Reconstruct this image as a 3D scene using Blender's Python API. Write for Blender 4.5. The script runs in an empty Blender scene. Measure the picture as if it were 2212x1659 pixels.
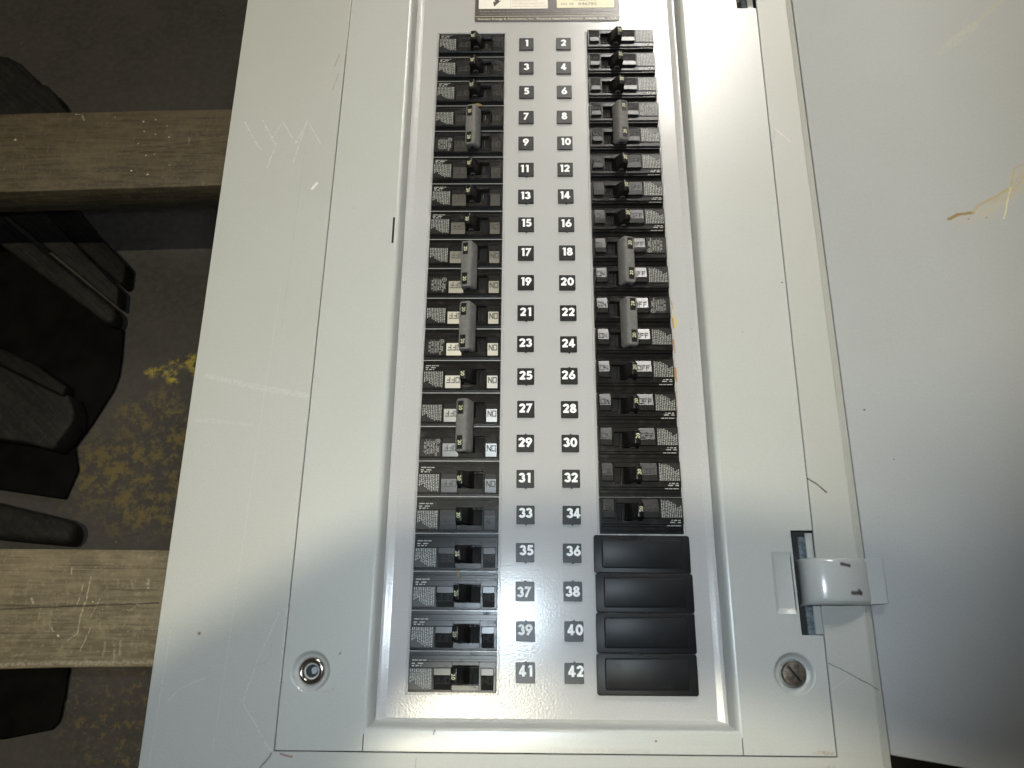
import bpy, bmesh, math, random
from mathutils import Matrix, Vector

random.seed(7)
scene = bpy.context.scene
COL = scene.collection

# ------------------------------------------------------------------ camera
cam_d = bpy.data.cameras.new("camera")
cam = bpy.data.objects.new("camera", cam_d)
COL.objects.link(cam)
cam_d.sensor_width = 36.0
cam_d.sensor_fit = 'HORIZONTAL'
cam_d.lens = 36.0 * 1650.0 / 2212.0
cam_d.clip_start = 0.01
cam_d.clip_end = 100.0
cam_d.dof.use_dof = True
cam_d.dof.focus_distance = 0.60
cam_d.dof.aperture_fstop = 11.0
R3 = Matrix(((0.99982, -0.001935, 0.018877), (0.008041, 0.944275, -0.32906), (-0.017188, 0.329152, 0.94412)))
M4 = R3.to_4x4()
M4.translation = Vector((-0.015083, -0.240369, 0.52762))
cam.matrix_world = M4
scene.camera = cam

# ------------------------------------------------------------------ world and lamps
w = bpy.data.worlds.new("World")
scene.world = w
w.use_nodes = True
w.node_tree.nodes["Background"].inputs[0].default_value = (1.0, 0.97, 0.92, 1)
w.node_tree.nodes["Background"].inputs[1].default_value = 0.035
scene.view_settings.view_transform = 'Standard'
scene.view_settings.look = 'None'
scene.view_settings.gamma = 1.0
scene.view_settings.exposure = 0.0


def aim(o, target):
    d = Vector(target) - o.location
    o.rotation_euler = d.to_track_quat('-Z', 'Y').to_euler()


def spot(name, loc, target, energy, color, radius, angle, blend):
    l = bpy.data.lights.new(name, 'SPOT')
    l.energy = energy
    l.color = color
    l.shadow_soft_size = radius
    l.spot_size = angle
    l.spot_blend = blend
    o = bpy.data.objects.new(name, l)
    COL.objects.link(o)
    o.location = loc
    aim(o, target)
    return o


def area(name, loc, target, energy, color, sx, sy):
    l = bpy.data.lights.new(name, 'AREA')
    l.shape = 'RECTANGLE'
    l.size = sx
    l.size_y = sy
    l.energy = energy
    l.color = color
    l.spread = math.radians(36)
    o = bpy.data.objects.new(name, l)
    COL.objects.link(o)
    o.location = loc
    aim(o, target)
    return o


# the camera's own flash, a few centimetres up and left of the lens
spot("camera_flash", (-0.040, -0.200, 0.532), (-0.125, -0.015, 0.0), 7.3, (0.76, 0.895, 1.0), 0.006, math.radians(102), 0.40)
# one warm shop lamp high under the roof; added blockers (built further down) shade the lower part of the panel
LL = Vector((-0.57, -0.49, 6.0))
spot("shop_lamp", LL, (0.0, 0.0, 0.0), 775.0, (1.0, 0.92, 0.69), 0.034, math.radians(70), 0.3)
# the bright doorway light beyond the top of the panel
area("doorway_lamp", (0.46, 1.72, 1.46), (0.12, 0.25, 0.0), 1.4, (1.0, 0.96, 0.90), 0.30, 0.34)


# ------------------------------------------------------------------ helpers
def link(name, me, parent=None, mat=None, loc=None, rotz=0.0):
    o = bpy.data.objects.new(name, me)
    COL.objects.link(o)
    if mat is not None and me is not None:
        me.materials.append(mat)
    if parent is not None:
        o.parent = parent
    if loc is not None:
        o.location = loc
    if rotz:
        o.rotation_euler = (0, 0, rotz)
    return o


def tag(o, label=None, cat=None, group=None, kind=None):
    if label:
        o["label"] = label
    if cat:
        o["category"] = cat
    if group:
        o["group"] = group
    if kind:
        o["kind"] = kind
    return o


def empty(name, loc):
    o = bpy.data.objects.new(name, None)
    o.empty_display_size = 0.02
    COL.objects.link(o)
    o.location = loc
    return o


def box(bm, x0, x1, y0, y1, z0, z1):
    v = [bm.verts.new(c) for c in ((x0, y0, z0), (x1, y0, z0), (x1, y1, z0), (x0, y1, z0),
                                   (x0, y0, z1), (x1, y0, z1), (x1, y1, z1), (x0, y1, z1))]
    for f in ((3, 2, 1, 0), (4, 5, 6, 7), (0, 1, 5, 4), (1, 2, 6, 5), (2, 3, 7, 6), (3, 0, 4, 7)):
        bm.faces.new([v[i] for i in f])
    return v


def prism(bm, poly, z0, z1, dz0=None):
    n = len(poly)
    a = [bm.verts.new((p[0], p[1], z0 if dz0 is None else z0 + dz0(p))) for p in poly]
    b = [bm.verts.new((p[0], p[1], z1 if dz0 is None else z1 + dz0(p))) for p in poly]
    bm.faces.new(list(reversed(a)))
    bm.faces.new(b)
    for i in range(n):
        j = (i + 1) % n
        bm.faces.new((a[i], a[j], b[j], b[i]))


def prism_xz(bm, prof, y0, y1, inset=0.0):
    """extrude a profile in x,z along y; inset shrinks nothing, kept square"""
    n = len(prof)
    a = [bm.verts.new((p[0], y0, p[1])) for p in prof]
    b = [bm.verts.new((p[0], y1, p[1])) for p in prof]
    bm.faces.new(a)
    bm.faces.new(list(reversed(b)))
    for i in range(n):
        j = (i + 1) % n
        bm.faces.new((a[j], a[i], b[i], b[j]))


def mesh_of(name, bm, bevel=0.0, segs=1, smooth=False, ang=35):
    bmesh.ops.recalc_face_normals(bm, faces=bm.faces[:])
    if bevel > 0:
        ed = [e for e in bm.edges if len(e.link_faces) == 2 and e.calc_face_angle(0) > math.radians(25)]
        bmesh.ops.bevel(bm, geom=ed, offset=bevel, segments=segs, affect='EDGES', profile=0.5, clamp_overlap=True)
    me = bpy.data.meshes.new(name)
    bm.to_mesh(me)
    bm.free()
    if smooth:
        me.polygons.foreach_set("use_smooth", [True] * len(me.polygons))
        me.set_sharp_from_angle(angle=math.radians(ang))
    return me


def poly_plate(bm, outer, holes, z0, z1):
    """flat plate with holes, solid"""
    loops = [outer] + holes
    for z, flip in ((z1, False), (z0, True)):
        es = []
        for lp in loops:
            vs = [bm.verts.new((p[0], p[1], z)) for p in lp]
            for i in range(len(vs)):
                es.append(bm.edges.new((vs[i], vs[(i + 1) % len(vs)])))
        bmesh.ops.triangle_fill(bm, use_beauty=True, use_dissolve=False, edges=es)
    for lp in loops:
        n = len(lp)
        a = [bm.verts.new((p[0], p[1], z0)) for p in lp]
        b = [bm.verts.new((p[0], p[1], z1)) for p in lp]
        for i in range(n):
            j = (i + 1) % n
            bm.faces.new((a[i], a[j], b[j], b[i]))
    bmesh.ops.remove_doubles(bm, verts=bm.verts[:], dist=1e-6)


def circle(cx, cy, r, n=40):
    return [(cx + r * math.cos(2 * math.pi * i / n), cy + r * math.sin(2 * math.pi * i / n)) for i in range(n)]


def rrect(x0, x1, y0, y1, r, n=5):
    out = []
    for cx, cy, a0 in ((x1 - r, y1 - r, 0), (x0 + r, y1 - r, 90), (x0 + r, y0 + r, 180), (x1 - r, y0 + r, 270)):
        for i in range(n + 1):
            a = math.radians(a0 + 90 * i / n)
            out.append((cx + r * math.cos(a), cy + r * math.sin(a)))
    return out


def lathe(bm, prof, cx, cy, n=40, sy=1.0):
    rings = []
    for r, z in prof:
        rings.append([bm.verts.new((cx + r * math.cos(2 * math.pi * i / n), cy + sy * r * math.sin(2 * math.pi * i / n), z)) for i in range(n)])
    for k in range(len(rings) - 1):
        for i in range(n):
            j = (i + 1) % n
            bm.faces.new((rings[k][i], rings[k][j], rings[k + 1][j], rings[k + 1][i]))
    return rings


def lerp(a, b, t):
    return a + (b - a) * t


def on_line(p, q, y):
    return lerp(p[0], q[0], (y - p[1]) / (q[1] - p[1]))


# ------------------------------------------------------------------ materials
def new_mat(name):
    m = bpy.data.materials.new(name)
    m.use_nodes = True
    nt = m.node_tree
    b = nt.nodes["Principled BSDF"]
    return m, nt, b


def N(nt, typ, **kw):
    n = nt.nodes.new(typ)
    for k, v in kw.items():
        setattr(n, k, v)
    return n


def noise(nt, vec, scale, detail=3.0, rough=0.55):
    n = N(nt, "ShaderNodeTexNoise")
    n.inputs["Scale"].default_value = scale
    n.inputs["Detail"].default_value = detail
    n.inputs["Roughness"].default_value = rough
    nt.links.new(vec, n.inputs["Vector"])
    return n.outputs["Fac"]


def ramp(nt, fac, a, b, lo=0.0, hi=1.0):
    n = N(nt, "ShaderNodeMapRange")
    n.interpolation_type = 'SMOOTHSTEP'
    n.inputs["From Min"].default_value = a
    n.inputs["From Max"].default_value = b
    n.inputs["To Min"].default_value = lo
    n.inputs["To Max"].default_value = hi
    nt.links.new(fac, n.inputs["Value"])
    return n.outputs["Result"]


def mixc(nt, fac, a, b):
    n = N(nt, "ShaderNodeMix", data_type='RGBA')
    for sock, v in ((n.inputs["Factor"], fac), (n.inputs[6], a), (n.inputs[7], b)):
        if isinstance(v, (int, float)):
            sock.default_value = v
        elif isinstance(v, (tuple, list)):
            sock.default_value = (v[0], v[1], v[2], 1.0)
        else:
            nt.links.new(v, sock)
    return n.outputs[2]


def vmath(nt, op, a, b=None):
    n = N(nt, "ShaderNodeVectorMath", operation=op)
    for i, v in enumerate((a, b)):
        if v is None:
            continue
        if isinstance(v, (tuple, list)):
            n.inputs[i].default_value = v
        else:
            nt.links.new(v, n.inputs[i])
    return n


def fmath(nt, op, a, b=None, clamp=False):
    n = N(nt, "ShaderNodeMath", operation=op, use_clamp=clamp)
    for i, v in enumerate((a, b)):
        if v is None:
            continue
        if isinstance(v, (int, float)):
            n.inputs[i].default_value = v
        else:
            nt.links.new(v, n.inputs[i])
    return n.outputs[0]


def bump(nt, bsdf, height, strength, dist):
    n = N(nt, "ShaderNodeBump")
    n.inputs["Strength"].default_value = strength
    n.inputs["Distance"].default_value = dist
    nt.links.new(height, n.inputs["Height"])
    nt.links.new(n.outputs["Normal"], bsdf.inputs["Normal"])


def obj_vec(nt, flat=False, stretch=None):
    t = N(nt, "ShaderNodeTexCoord").outputs["Object"]
    if flat:
        t = vmath(nt, 'MULTIPLY', t, (1, 1, 0)).outputs[0]
    if stretch:
        t = vmath(nt, 'MULTIPLY', t, stretch).outputs[0]
    return t


def seg_mask(nt, vec, a, b, wd, soft=None):
    a = (a[0], a[1], 0)
    b = (b[0], b[1], 0)
    ba = (b[0] - a[0], b[1] - a[1], 0)
    L2 = max(ba[0] ** 2 + ba[1] ** 2, 1e-12)
    pa = vmath(nt, 'SUBTRACT', vec, a).outputs[0]
    dt = vmath(nt, 'DOT_PRODUCT', pa, (ba[0] / L2, ba[1] / L2, 0)).outputs["Value"]
    h = fmath(nt, 'ADD', dt, 0.0, clamp=True)
    sc = N(nt, "ShaderNodeVectorMath", operation='SCALE')
    sc.inputs[0].default_value = ba
    nt.links.new(h, sc.inputs["Scale"])
    d = vmath(nt, 'DISTANCE', pa, sc.outputs[0]).outputs["Value"]
    soft = wd if soft is None else soft
    return ramp(nt, d, wd * 0.4, wd * 0.4 + soft, 1.0, 0.0)


def apply_marks(nt, col, marks, seed=0.0):
    """scratches, chips and painted highlights: (points, half width m, colour, strength)"""
    vec0 = obj_vec(nt, flat=True)
    nz = N(nt, "ShaderNodeTexNoise")
    nz.inputs["Scale"].default_value = 180.0
    nt.links.new(vec0, nz.inputs["Vector"])
    off = vmath(nt, 'MULTIPLY', vmath(nt, 'SUBTRACT', nz.outputs["Color"], (0.5, 0.5, 0.5)).outputs[0], (0.0016, 0.0016, 0)).outputs[0]
    vec = vmath(nt, 'ADD', vec0, off).outputs[0]
    br = ramp(nt, noise(nt, vec0, 420.0, 2.0), 0.36, 0.55)
    for pts, wd, c, st in marks:
        ms = None
        if len(pts) == 1:
            pts = [pts[0], (pts[0][0] + 0.0003, pts[0][1])]
        for p, q in zip(pts[:-1], pts[1:]):
            m = seg_mask(nt, vec, p, q, wd)
            ms = m if ms is None else fmath(nt, 'MAXIMUM', ms, m)
        ms = fmath(nt, 'MULTIPLY', ms, st * (0.62 if st < 0.8 else 1.0))
        if st < 0.8:
            ms = fmath(nt, 'MULTIPLY', ms, br)
        col = mixc(nt, ms, col, c)
    return col


def paint(name, base, rough, marks=(), peel=0.10, peel_scale=900.0, grain=0.05, coat=0.0, spec=0.5, grime=0.10):
    m, nt, b = new_mat(name)
    v = obj_vec(nt)
    g1 = ramp(nt, noise(nt, v, 1400.0, 2.0), 0.3, 0.7)
    g2 = ramp(nt, noise(nt, v, 14.0, 4.0), 0.35, 0.75)
    dark = tuple(c * (1 - grain) for c in base)
    light = tuple(c * (1 + grain) for c in base)
    c = mixc(nt, g1, dark, light)
    gr = tuple(x * f for x, f in zip(base, (0.80, 0.77, 0.70)))
    c = mixc(nt, fmath(nt, 'MULTIPLY', g2, grime), c, gr)
    if marks:
        c = apply_marks(nt, c, marks)
    nt.links.new(c, b.inputs["Base Color"])
    r = ramp(nt, noise(nt, v, 9.0, 3.0), 0.3, 0.7, rough - 0.015, rough + 0.02)
    nt.links.new(r, b.inputs["Roughness"])
    b.inputs["Specular IOR Level"].default_value = spec
    if peel > 0:
        bump(nt, b, noise(nt, v, peel_scale, 2.0), peel, 0.001)
    return m


PALE = (0.62, 0.62, 0.58)
DARKM = (0.05, 0.035, 0.03)
BROWN = (0.16, 0.10, 0.06)
GREY = (0.395, 0.394, 0.360)

trim_marks = [
    ([(-0.1681, 0.330), (-0.16815, 0.235)], 0.0005, (0.74, 0.70, 0.60), 0.85),  # painted highlight along the top of the left seam
    ([(-0.1702, -0.205), (-0.1705, -0.26)], 0.0003, (0.66, 0.68, 0.68), 0.79),  # painted highlight on the lower part of the same seam
    ([(-0.2455, 0.166), (-0.2327, 0.1429), (-0.229, 0.139)], 0.0006, PALE, 0.75),
    ([(-0.2311, 0.1673), (-0.2179, 0.1428), (-0.2226, 0.1217)], 0.0006, PALE, 0.79),
    ([(-0.2226, 0.148), (-0.2143, 0.1658), (-0.2016, 0.1447), (-0.1944, 0.1671)], 0.0005, PALE, 0.75),
    ([(-0.202, 0.1273), (-0.1944, 0.1671), (-0.1812, 0.144)], 0.0005, PALE, 0.75),
    ([(-0.1935, 0.1578), (-0.1946, 0.071), (-0.196, -0.02)], 0.0003, (0.30, 0.28, 0.25), 0.7),
    ([(-0.1733, 0.2345), (-0.1768, 0.2217)], 0.0005, (0.28, 0.22, 0.18), 0.8),
    ([(-0.1728, 0.2147), (-0.1765, 0.1981)], 0.0004, (0.28, 0.24, 0.2), 0.8),
    ([(-0.1843, 0.1022), (-0.1811, 0.1072)], 0.0011, (0.72, 0.71, 0.68), 0.85),
    ([(-0.1758, -0.219), (-0.1872, -0.2503), (-0.1928, -0.2727)], 0.00035, (0.58, 0.60, 0.60), 0.75),
    ([(-0.1928, -0.2727), (-0.1721, -0.2997)], 0.0004, (0.60, 0.60, 0.60), 0.75),
    ([(-0.1715, -0.3015), (-0.1790, -0.3125)], 0.0006, (0.12, 0.11, 0.10), 0.9),
    ([(-0.1784, -0.2343), (-0.1782, -0.2453), (-0.181, -0.2490), (-0.1892, -0.2513)], 0.00035, (0.26, 0.28, 0.30), 0.75),
    ([(-0.1659, -0.3016), (-0.1584, -0.3033)], 0.0006, (0.22, 0.10, 0.09), 0.85),
    ([(-0.2408, -0.2731), (-0.2347, -0.2654), (-0.2189, -0.2584)], 0.0003, (0.56, 0.58, 0.58), 0.7),
    ([(-0.2264, -0.2316)], 0.0011, (0.16, 0.08, 0.08), 0.95),
    ([(-0.200, 0.02), (-0.2035, -0.10), (-0.206, -0.23), (-0.208, -0.30)], 0.0003, (0.55, 0.55, 0.54), 0.5),
    ([(-0.245, -0.23), (-0.2465, -0.33)], 0.0003, (0.56, 0.57, 0.57), 0.6),
    ([(-0.246, -0.055), (-0.215, -0.062), (-0.172, -0.070)], 0.0022, (0.55, 0.55, 0.53), 0.45),
    ([(-0.249, -0.088), (-0.21, -0.091)], 0.0016, (0.55, 0.55, 0.53), 0.35),
    ([(0.1841, 0.1574), (0.1800, 0.138), (0.1760, 0.1187)], 0.0006, (0.25, 0.24, 0.22), 0.75),
    ([(0.1841, 0.1574), (0.1956, 0.1443)], 0.0007, (0.6, 0.59, 0.55), 0.7),
    ([(0.1760, 0.1187), (0.1765, 0.1070)], 0.0008, (0.6, 0.59, 0.55), 0.75),
    ([(0.1766, 0.1056)], 0.0008, (0.20, 0.15, 0.12), 0.9),
    ([(0.1755, -0.1279), (0.1818, -0.1318), (0.1878, -0.1377)], 0.0006, (0.07, 0.045, 0.04), 0.95),
    ([(0.1757, -0.2465), (0.188, -0.2526), (0.2052, -0.2621)], 0.0003, (0.08, 0.06, 0.06), 0.9),
    ([(0.176, -0.262), (0.187, -0.2545)], 0.0004, (0.55, 0.55, 0.52), 0.6),
    ([(0.1673, -0.3060), (0.171, -0.3055)], 0.0010, (0.25, 0.15, 0.08), 0.6),
    ([(-0.082, -0.303), (-0.0825, -0.330)], 0.0003, (0.22, 0.20, 0.18), 0.8),
    ([(-0.036, -0.312), (-0.0372, -0.318)], 0.0005, (0.15, 0.13, 0.12), 0.9),
]
frame_marks = [
    ([(-0.1503, 0.0848)], 0.0017, (0.40, 0.38, 0.26), 0.75),
    ([(0.167, -0.2978), (0.171, -0.2984)], 0.0013, (0.22, 0.12, 0.05), 0.7),
    ([(0.160, -0.2978), (0.168, -0.2975)], 0.0009, (0.33, 0.22, 0.12), 0.6),
    ([(-0.134, -0.2438), (-0.1335, -0.2430)], 0.0005, (0.16, 0.11, 0.08), 0.9),
    ([(-0.147, -0.2655), (-0.139, -0.2660), (-0.136, -0.2640)], 0.0007, (0.38, 0.28, 0.10), 0.55),
    ([(-0.1702, -0.291), (-0.169, -0.2995)], 0.0009, (0.18, 0.19, 0.20), 0.7),
    ([(0.1750, 0.02)], 0.0007, (0.12, 0.08, 0.06), 0.95),
    ([(0.142, -0.02)], 0.0004, (0.12, 0.09, 0.07), 0.9),
    ([(-0.090, -0.2905), (0.030, -0.2930)], 0.0016, (0.40, 0.38, 0.34), 0.6),
    ([(0.0, -0.2975), (0.06, -0.2985)], 0.0013, (0.36, 0.33, 0.28), 0.55),
    ([(0.0645, -0.2925)], 0.0006, (0.10, 0.08, 0.07), 0.95),
    ([(-0.0715, -0.2880), (-0.0720, -0.2898)], 0.0006, (0.08, 0.07, 0.06), 0.9),
]
door_marks = [
    ([(0.3005, 0.067), (0.3073, 0.0697), (0.3175, 0.0706)], 0.0013, (0.22, 0.14, 0.04), 0.95),
    ([(0.3175, 0.0706), (0.3224, 0.0765), (0.3334, 0.0816), (0.3463, 0.089)], 0.0009, (0.34, 0.27, 0.13), 0.85),
    ([(0.3463, 0.089), (0.3522, 0.1055), (0.3609, 0.1092)], 0.0007, (0.36, 0.29, 0.17), 0.85),
    ([(0.323, 0.0705), (0.338, 0.0775), (0.352, 0.089), (0.366, 0.100)], 0.0045, (0.40, 0.345, 0.22), 0.79),
    ([(0.3463, 0.089), (0.3373, 0.0633)], 0.0006, (0.55, 0.52, 0.30), 0.8),
    ([(0.305, 0.062), (0.330, 0.068)], 0.004, (0.38, 0.33, 0.24), 0.6),
    ([(0.332, 0.079), (0.345, 0.084), (0.358, 0.100)], 0.0032, (0.36, 0.29, 0.17), 0.79),
    ([(0.349, 0.099), (0.366, 0.104)], 0.0028, (0.40, 0.34, 0.22), 0.79),
    ([(0.314, 0.0655)], 0.0007, (0.22, 0.12, 0.08), 0.8),
    ([(0.326, 0.0655)], 0.0006, (0.22, 0.12, 0.08), 0.8),
    ([(0.3183, 0.2187), (0.334, 0.234), (0.3539, 0.2481), (0.3754, 0.2658)], 0.0018, (0.40, 0.38, 0.22), 0.6),
    ([(0.329, 0.226), (0.348, 0.241)], 0.0040, (0.42, 0.41, 0.30), 0.4),
    ([(0.2221, -0.079)], 0.0007, (0.07, 0.05, 0.05), 0.95),
    ([(0.2360, -0.115)], 0.0005, (0.15, 0.12, 0.11), 0.8),
]
front_marks = [
    ([(0.0946, 0.010), (0.0950, 0.004)], 0.0005, (0.42, 0.27, 0.06), 0.85),
    ([(0.0945, -0.004), (0.0948, -0.012)], 0.0006, (0.38, 0.19, 0.04), 0.85),
    ([(0.0957, -0.002), (0.0975, -0.007), (0.0960, -0.011)], 0.0009, (0.52, 0.43, 0.10), 0.85),
    ([(0.0942, -0.022), (0.0946, -0.032)], 0.0006, (0.38, 0.18, 0.04), 0.85),
    ([(0.0940, -0.044), (0.0943, -0.054)], 0.0008, (0.38, 0.18, 0.04), 0.85),
    ([(0.0938, -0.060), (0.0936, -0.078)], 0.0007, (0.42, 0.20, 0.05), 0.6),
    ([(-0.0345, 0.075), (-0.0340, 0.060)], 0.0006, (0.42, 0.30, 0.12), 0.6),
    ([(0.108, -0.013)], 0.0003, (0.12, 0.10, 0.1), 0.8),
    ([(0.045, -0.079)], 0.0004, (0.14, 0.12, 0.1), 0.8),
    ([(0.098, -0.2790)], 0.0006, (0.45, 0.25, 0.08), 0.7),
]
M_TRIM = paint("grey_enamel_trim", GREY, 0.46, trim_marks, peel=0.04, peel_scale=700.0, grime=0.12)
M_FRAME = paint("grey_enamel_frame", (0.428, 0.430, 0.402), 0.31, frame_marks, peel=0.04, peel_scale=700.0, grime=0.10)
M_DOOR = paint("grey_enamel_door", (0.325, 0.33, 0.325), 0.60, door_marks, peel=0.05, peel_scale=600.0, grime=0.10, spec=0.3)
M_FRONT = paint("grey_hammered_deadfront", (0.41, 0.402, 0.392), 0.19, front_marks, peel=0.09, peel_scale=740.0, grain=0.07, spec=0.35, grime=0.10)
M_HINGE = paint("grey_enamel_hinge", (0.42, 0.425, 0.40), 0.22, [
    ([(0.1865, -0.1866), (0.1925, -0.1872)], 0.0011, DARKM, 0.9),
    ([(0.1920, -0.2042), (0.1985, -0.2043)], 0.0012, DARKM, 0.9),
    ([(0.1970, -0.2028), (0.1980, -0.2045)], 0.0012, (0.07, 0.05, 0.04), 0.9)], peel=0.03)


def plastic(name, base, rough, dust=0.5, dustcol=(0.05, 0.042, 0.033), scale=160.0, spec=0.5, relief=0.05):
    m, nt, b = new_mat(name)
    v = obj_vec(nt)
    oi = N(nt, "ShaderNodeObjectInfo")
    v2 = vmath(nt, 'ADD', v, vmath(nt, 'SCALE', oi.outputs["Location"]).outputs[0]).outputs[0]
    v2 = vmath(nt, 'ADD', v, oi.outputs["Location"]).outputs[0]
    d = ramp(nt, noise(nt, v2, scale, 5.0, 0.65), 0.48, 0.80)
    sp = ramp(nt, noise(nt, v2, 1100.0, 2.0), 0.62, 0.78)
    f = fmath(nt, 'MULTIPLY', d, dust)
    f = fmath(nt, 'MAXIMUM', f, fmath(nt, 'MULTIPLY', sp, dust * 0.5))
    nt.links.new(mixc(nt, f, base, dustcol), b.inputs["Base Color"])
    nt.links.new(ramp(nt, f, 0.0, 0.6, rough, min(rough + 0.3, 0.9)), b.inputs["Roughness"])
    b.inputs["Specular IOR Level"].default_value = spec
    if relief:
        bump(nt, b, noise(nt, v2, 900.0, 2.0), relief, 0.0005)
    return m


M_BLACK = plastic("black_breaker_plastic", (0.0065, 0.0061, 0.0058), 0.28, 0.45, spec=0.27)
M_GLOSS = plastic("glossy_black_window", (0.009, 0.0085, 0.008), 0.28, 0.06, relief=0.0, spec=0.4)
M_LABEL = plastic("black_label_film", (0.008, 0.0078, 0.0075), 0.34, 0.2, spec=0.36)
M_TOGGLE = plastic("black_toggle_plastic", (0.006, 0.0055, 0.005), 0.32, 0.12)
M_TIE = plastic("grey_handle_tie", (0.105, 0.101, 0.095), 0.60, 0.8, (0.22, 0.20, 0.175), 260.0)
M_TAG = plastic("black_number_tag", (0.009, 0.0085, 0.0085), 0.36, 0.30, (0.03, 0.027, 0.024), spec=0.33)
M_FILLER = plastic("black_filler_plastic", (0.0075, 0.0075, 0.008), 0.42, 0.30, (0.032, 0.029, 0.026), 70.0, 0.24)
M_HOLE = plastic("dark_recess", (0.004, 0.004, 0.004), 0.9, 0.2, (0.012, 0.010, 0.008))


def simple(name, base, rough, metal=0.0, grain=0.1, scale=600.0, spec=0.5, bumpy=0.0):
    m, nt, b = new_mat(name)
    v = obj_vec(nt)
    g = ramp(nt, noise(nt, v, scale, 4.0), 0.3, 0.7)
    nt.links.new(mixc(nt, g, tuple(c * (1 - grain) for c in base), tuple(c * (1 + grain) for c in base)), b.inputs["Base Color"])
    b.inputs["Roughness"].default_value = rough
    b.inputs["Metallic"].default_value = metal
    b.inputs["Specular IOR Level"].default_value = spec
    if bumpy:
        bump(nt, b, noise(nt, v, scale, 3.0), bumpy, 0.001)
    return m


M_WHITE = simple("white_print", (0.80, 0.80, 0.78), 0.5, grain=0.06)
M_PRINT = simple("pale_label_print", (0.34, 0.34, 0.305), 0.55, grain=0.2, scale=1500)
M_AMP = simple("yellowish_amp_print", (0.58, 0.57, 0.36), 0.5, grain=0.1)
M_EMBOSS = simple("embossed_black_letter", (0.014, 0.012, 0.011), 0.48, grain=0.2)
M_NAMEPLATE = simple("dark_brown_nameplate", (0.055, 0.042, 0.036), 0.35, grain=0.08)
M_CREAM = simple("cream_sticker", (0.72, 0.66, 0.48), 0.5, grain=0.05, scale=80)
M_PAPER = simple("white_sticker", (0.74, 0.70, 0.62), 0.5, grain=0.03)
M_STAMP = simple("grey_stamp_ink", (0.25, 0.23, 0.22), 0.6)
M_RED = simple("faded_red_print", (0.45, 0.28, 0.20), 0.6)
M_PLATETXT = simple("nameplate_cream_print", (0.55, 0.50, 0.38), 0.5)
M_PLATEDIM = simple("nameplate_dim_print", (0.22, 0.18, 0.15), 0.5)
M_BOX = simple("dark_box_interior", (0.02, 0.02, 0.02), 0.7)
M_GALV = simple("galvanised_steel", (0.20, 0.23, 0.25), 0.45, 0.6, grain=0.4, scale=300)
M_NICKEL = simple("nickel_lock_ring", (0.55, 0.47, 0.40), 0.16, 1.0, grain=0.25, scale=250)
M_SCREW = simple("tarnished_screw", (0.20, 0.165, 0.125), 0.42, 0.85, grain=0.45, scale=350, bumpy=0.2)
M_RING = simple("worn_zinc_ring", (0.45, 0.45, 0.42), 0.3, 0.9, grain=0.3, scale=300)
M_BOLT = simple("pale_latch_bolt", (0.33, 0.36, 0.40), 0.5, 0.2)
M_SHADE = simple("black_shade", (0.0022, 0.0021, 0.0018), 0.8, grain=0.5, scale=40, spec=0.06)  # near-black colour standing in for shade on the floor
M_CHIP = simple("tan_wood_chip", (0.26, 0.19, 0.085), 0.7, grain=0.3, scale=500)


def wood_mat(name, base, light, fleck, marks=(), turn=0.0, spec=0.4):
    m, nt, b = new_mat(name)
    v = obj_vec(nt)
    b.inputs["Specular IOR Level"].default_value = spec
    if turn:
        vr = N(nt, "ShaderNodeVectorRotate", rotation_type='Z_AXIS')
        vr.inputs["Angle"].default_value = turn
        nt.links.new(v, vr.inputs["Vector"])
        v = vr.outputs[0]
    g = noise(nt, vmath(nt, 'MULTIPLY', v, (7, 90, 90)).outputs[0], 3.0, 6.0, 0.65)
    g2 = noise(nt, v, 9.0, 5.0, 0.6)
    c = mixc(nt, ramp(nt, g, 0.32, 0.68), base, light)
    c = mixc(nt, fmath(nt, 'MULTIPLY', ramp(nt, g2, 0.45, 0.75), 0.5), c, tuple(x * 1.5 for x in light))
    g3 = noise(nt, vmath(nt, 'MULTIPLY', v, (4, 160, 60)).outputs[0], 3.0, 3.0, 0.5)
    c = mixc(nt, fmath(nt, 'MULTIPLY', ramp(nt, g3, 0.58, 0.68), 0.5), c, tuple(x * 0.35 for x in base))
    sp = ramp(nt, noise(nt, v, 330.0, 3.0, 0.6), 0.69, 0.75)
    sp2 = ramp(nt, noise(nt, v, 12.0, 2.0), 0.45, 0.65)
    c = mixc(nt, fmath(nt, 'MULTIPLY', fmath(nt, 'MULTIPLY', sp, sp2), fleck), c, (0.42, 0.38, 0.30))
    st = noise(nt, vmath(nt, 'MULTIPLY', v, (150, 22, 60)).outputs[0], 2.0, 3.0, 0.6)
    c = mixc(nt, fmath(nt, 'MULTIPLY', ramp(nt, st, 0.62, 0.80), 0.35 * fleck), c, (0.34, 0.31, 0.25))
    blot = ramp(nt, noise(nt, v, 38.0, 5.0, 0.7), 0.45, 0.72)
    c = mixc(nt, fmath(nt, 'MULTIPLY', blot, 0.45), c, tuple(x * 1.7 for x in light))
    fine = ramp(nt, noise(nt, v, 240.0, 4.0, 0.7), 0.52, 0.70)
    c = mixc(nt, fmath(nt, 'MULTIPLY', fine, 0.35), c, tuple(x * 2.2 for x in light))
    if marks:
        c = apply_marks(nt, c, marks)
    nt.links.new(c, b.inputs["Base Color"])
    b.inputs["Roughness"].default_value = 0.62
    bump(nt, b, fmath(nt, 'ADD', g, fmath(nt, 'MULTIPLY', sp, 0.3)), 0.5, 0.0012)
    return m


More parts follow.
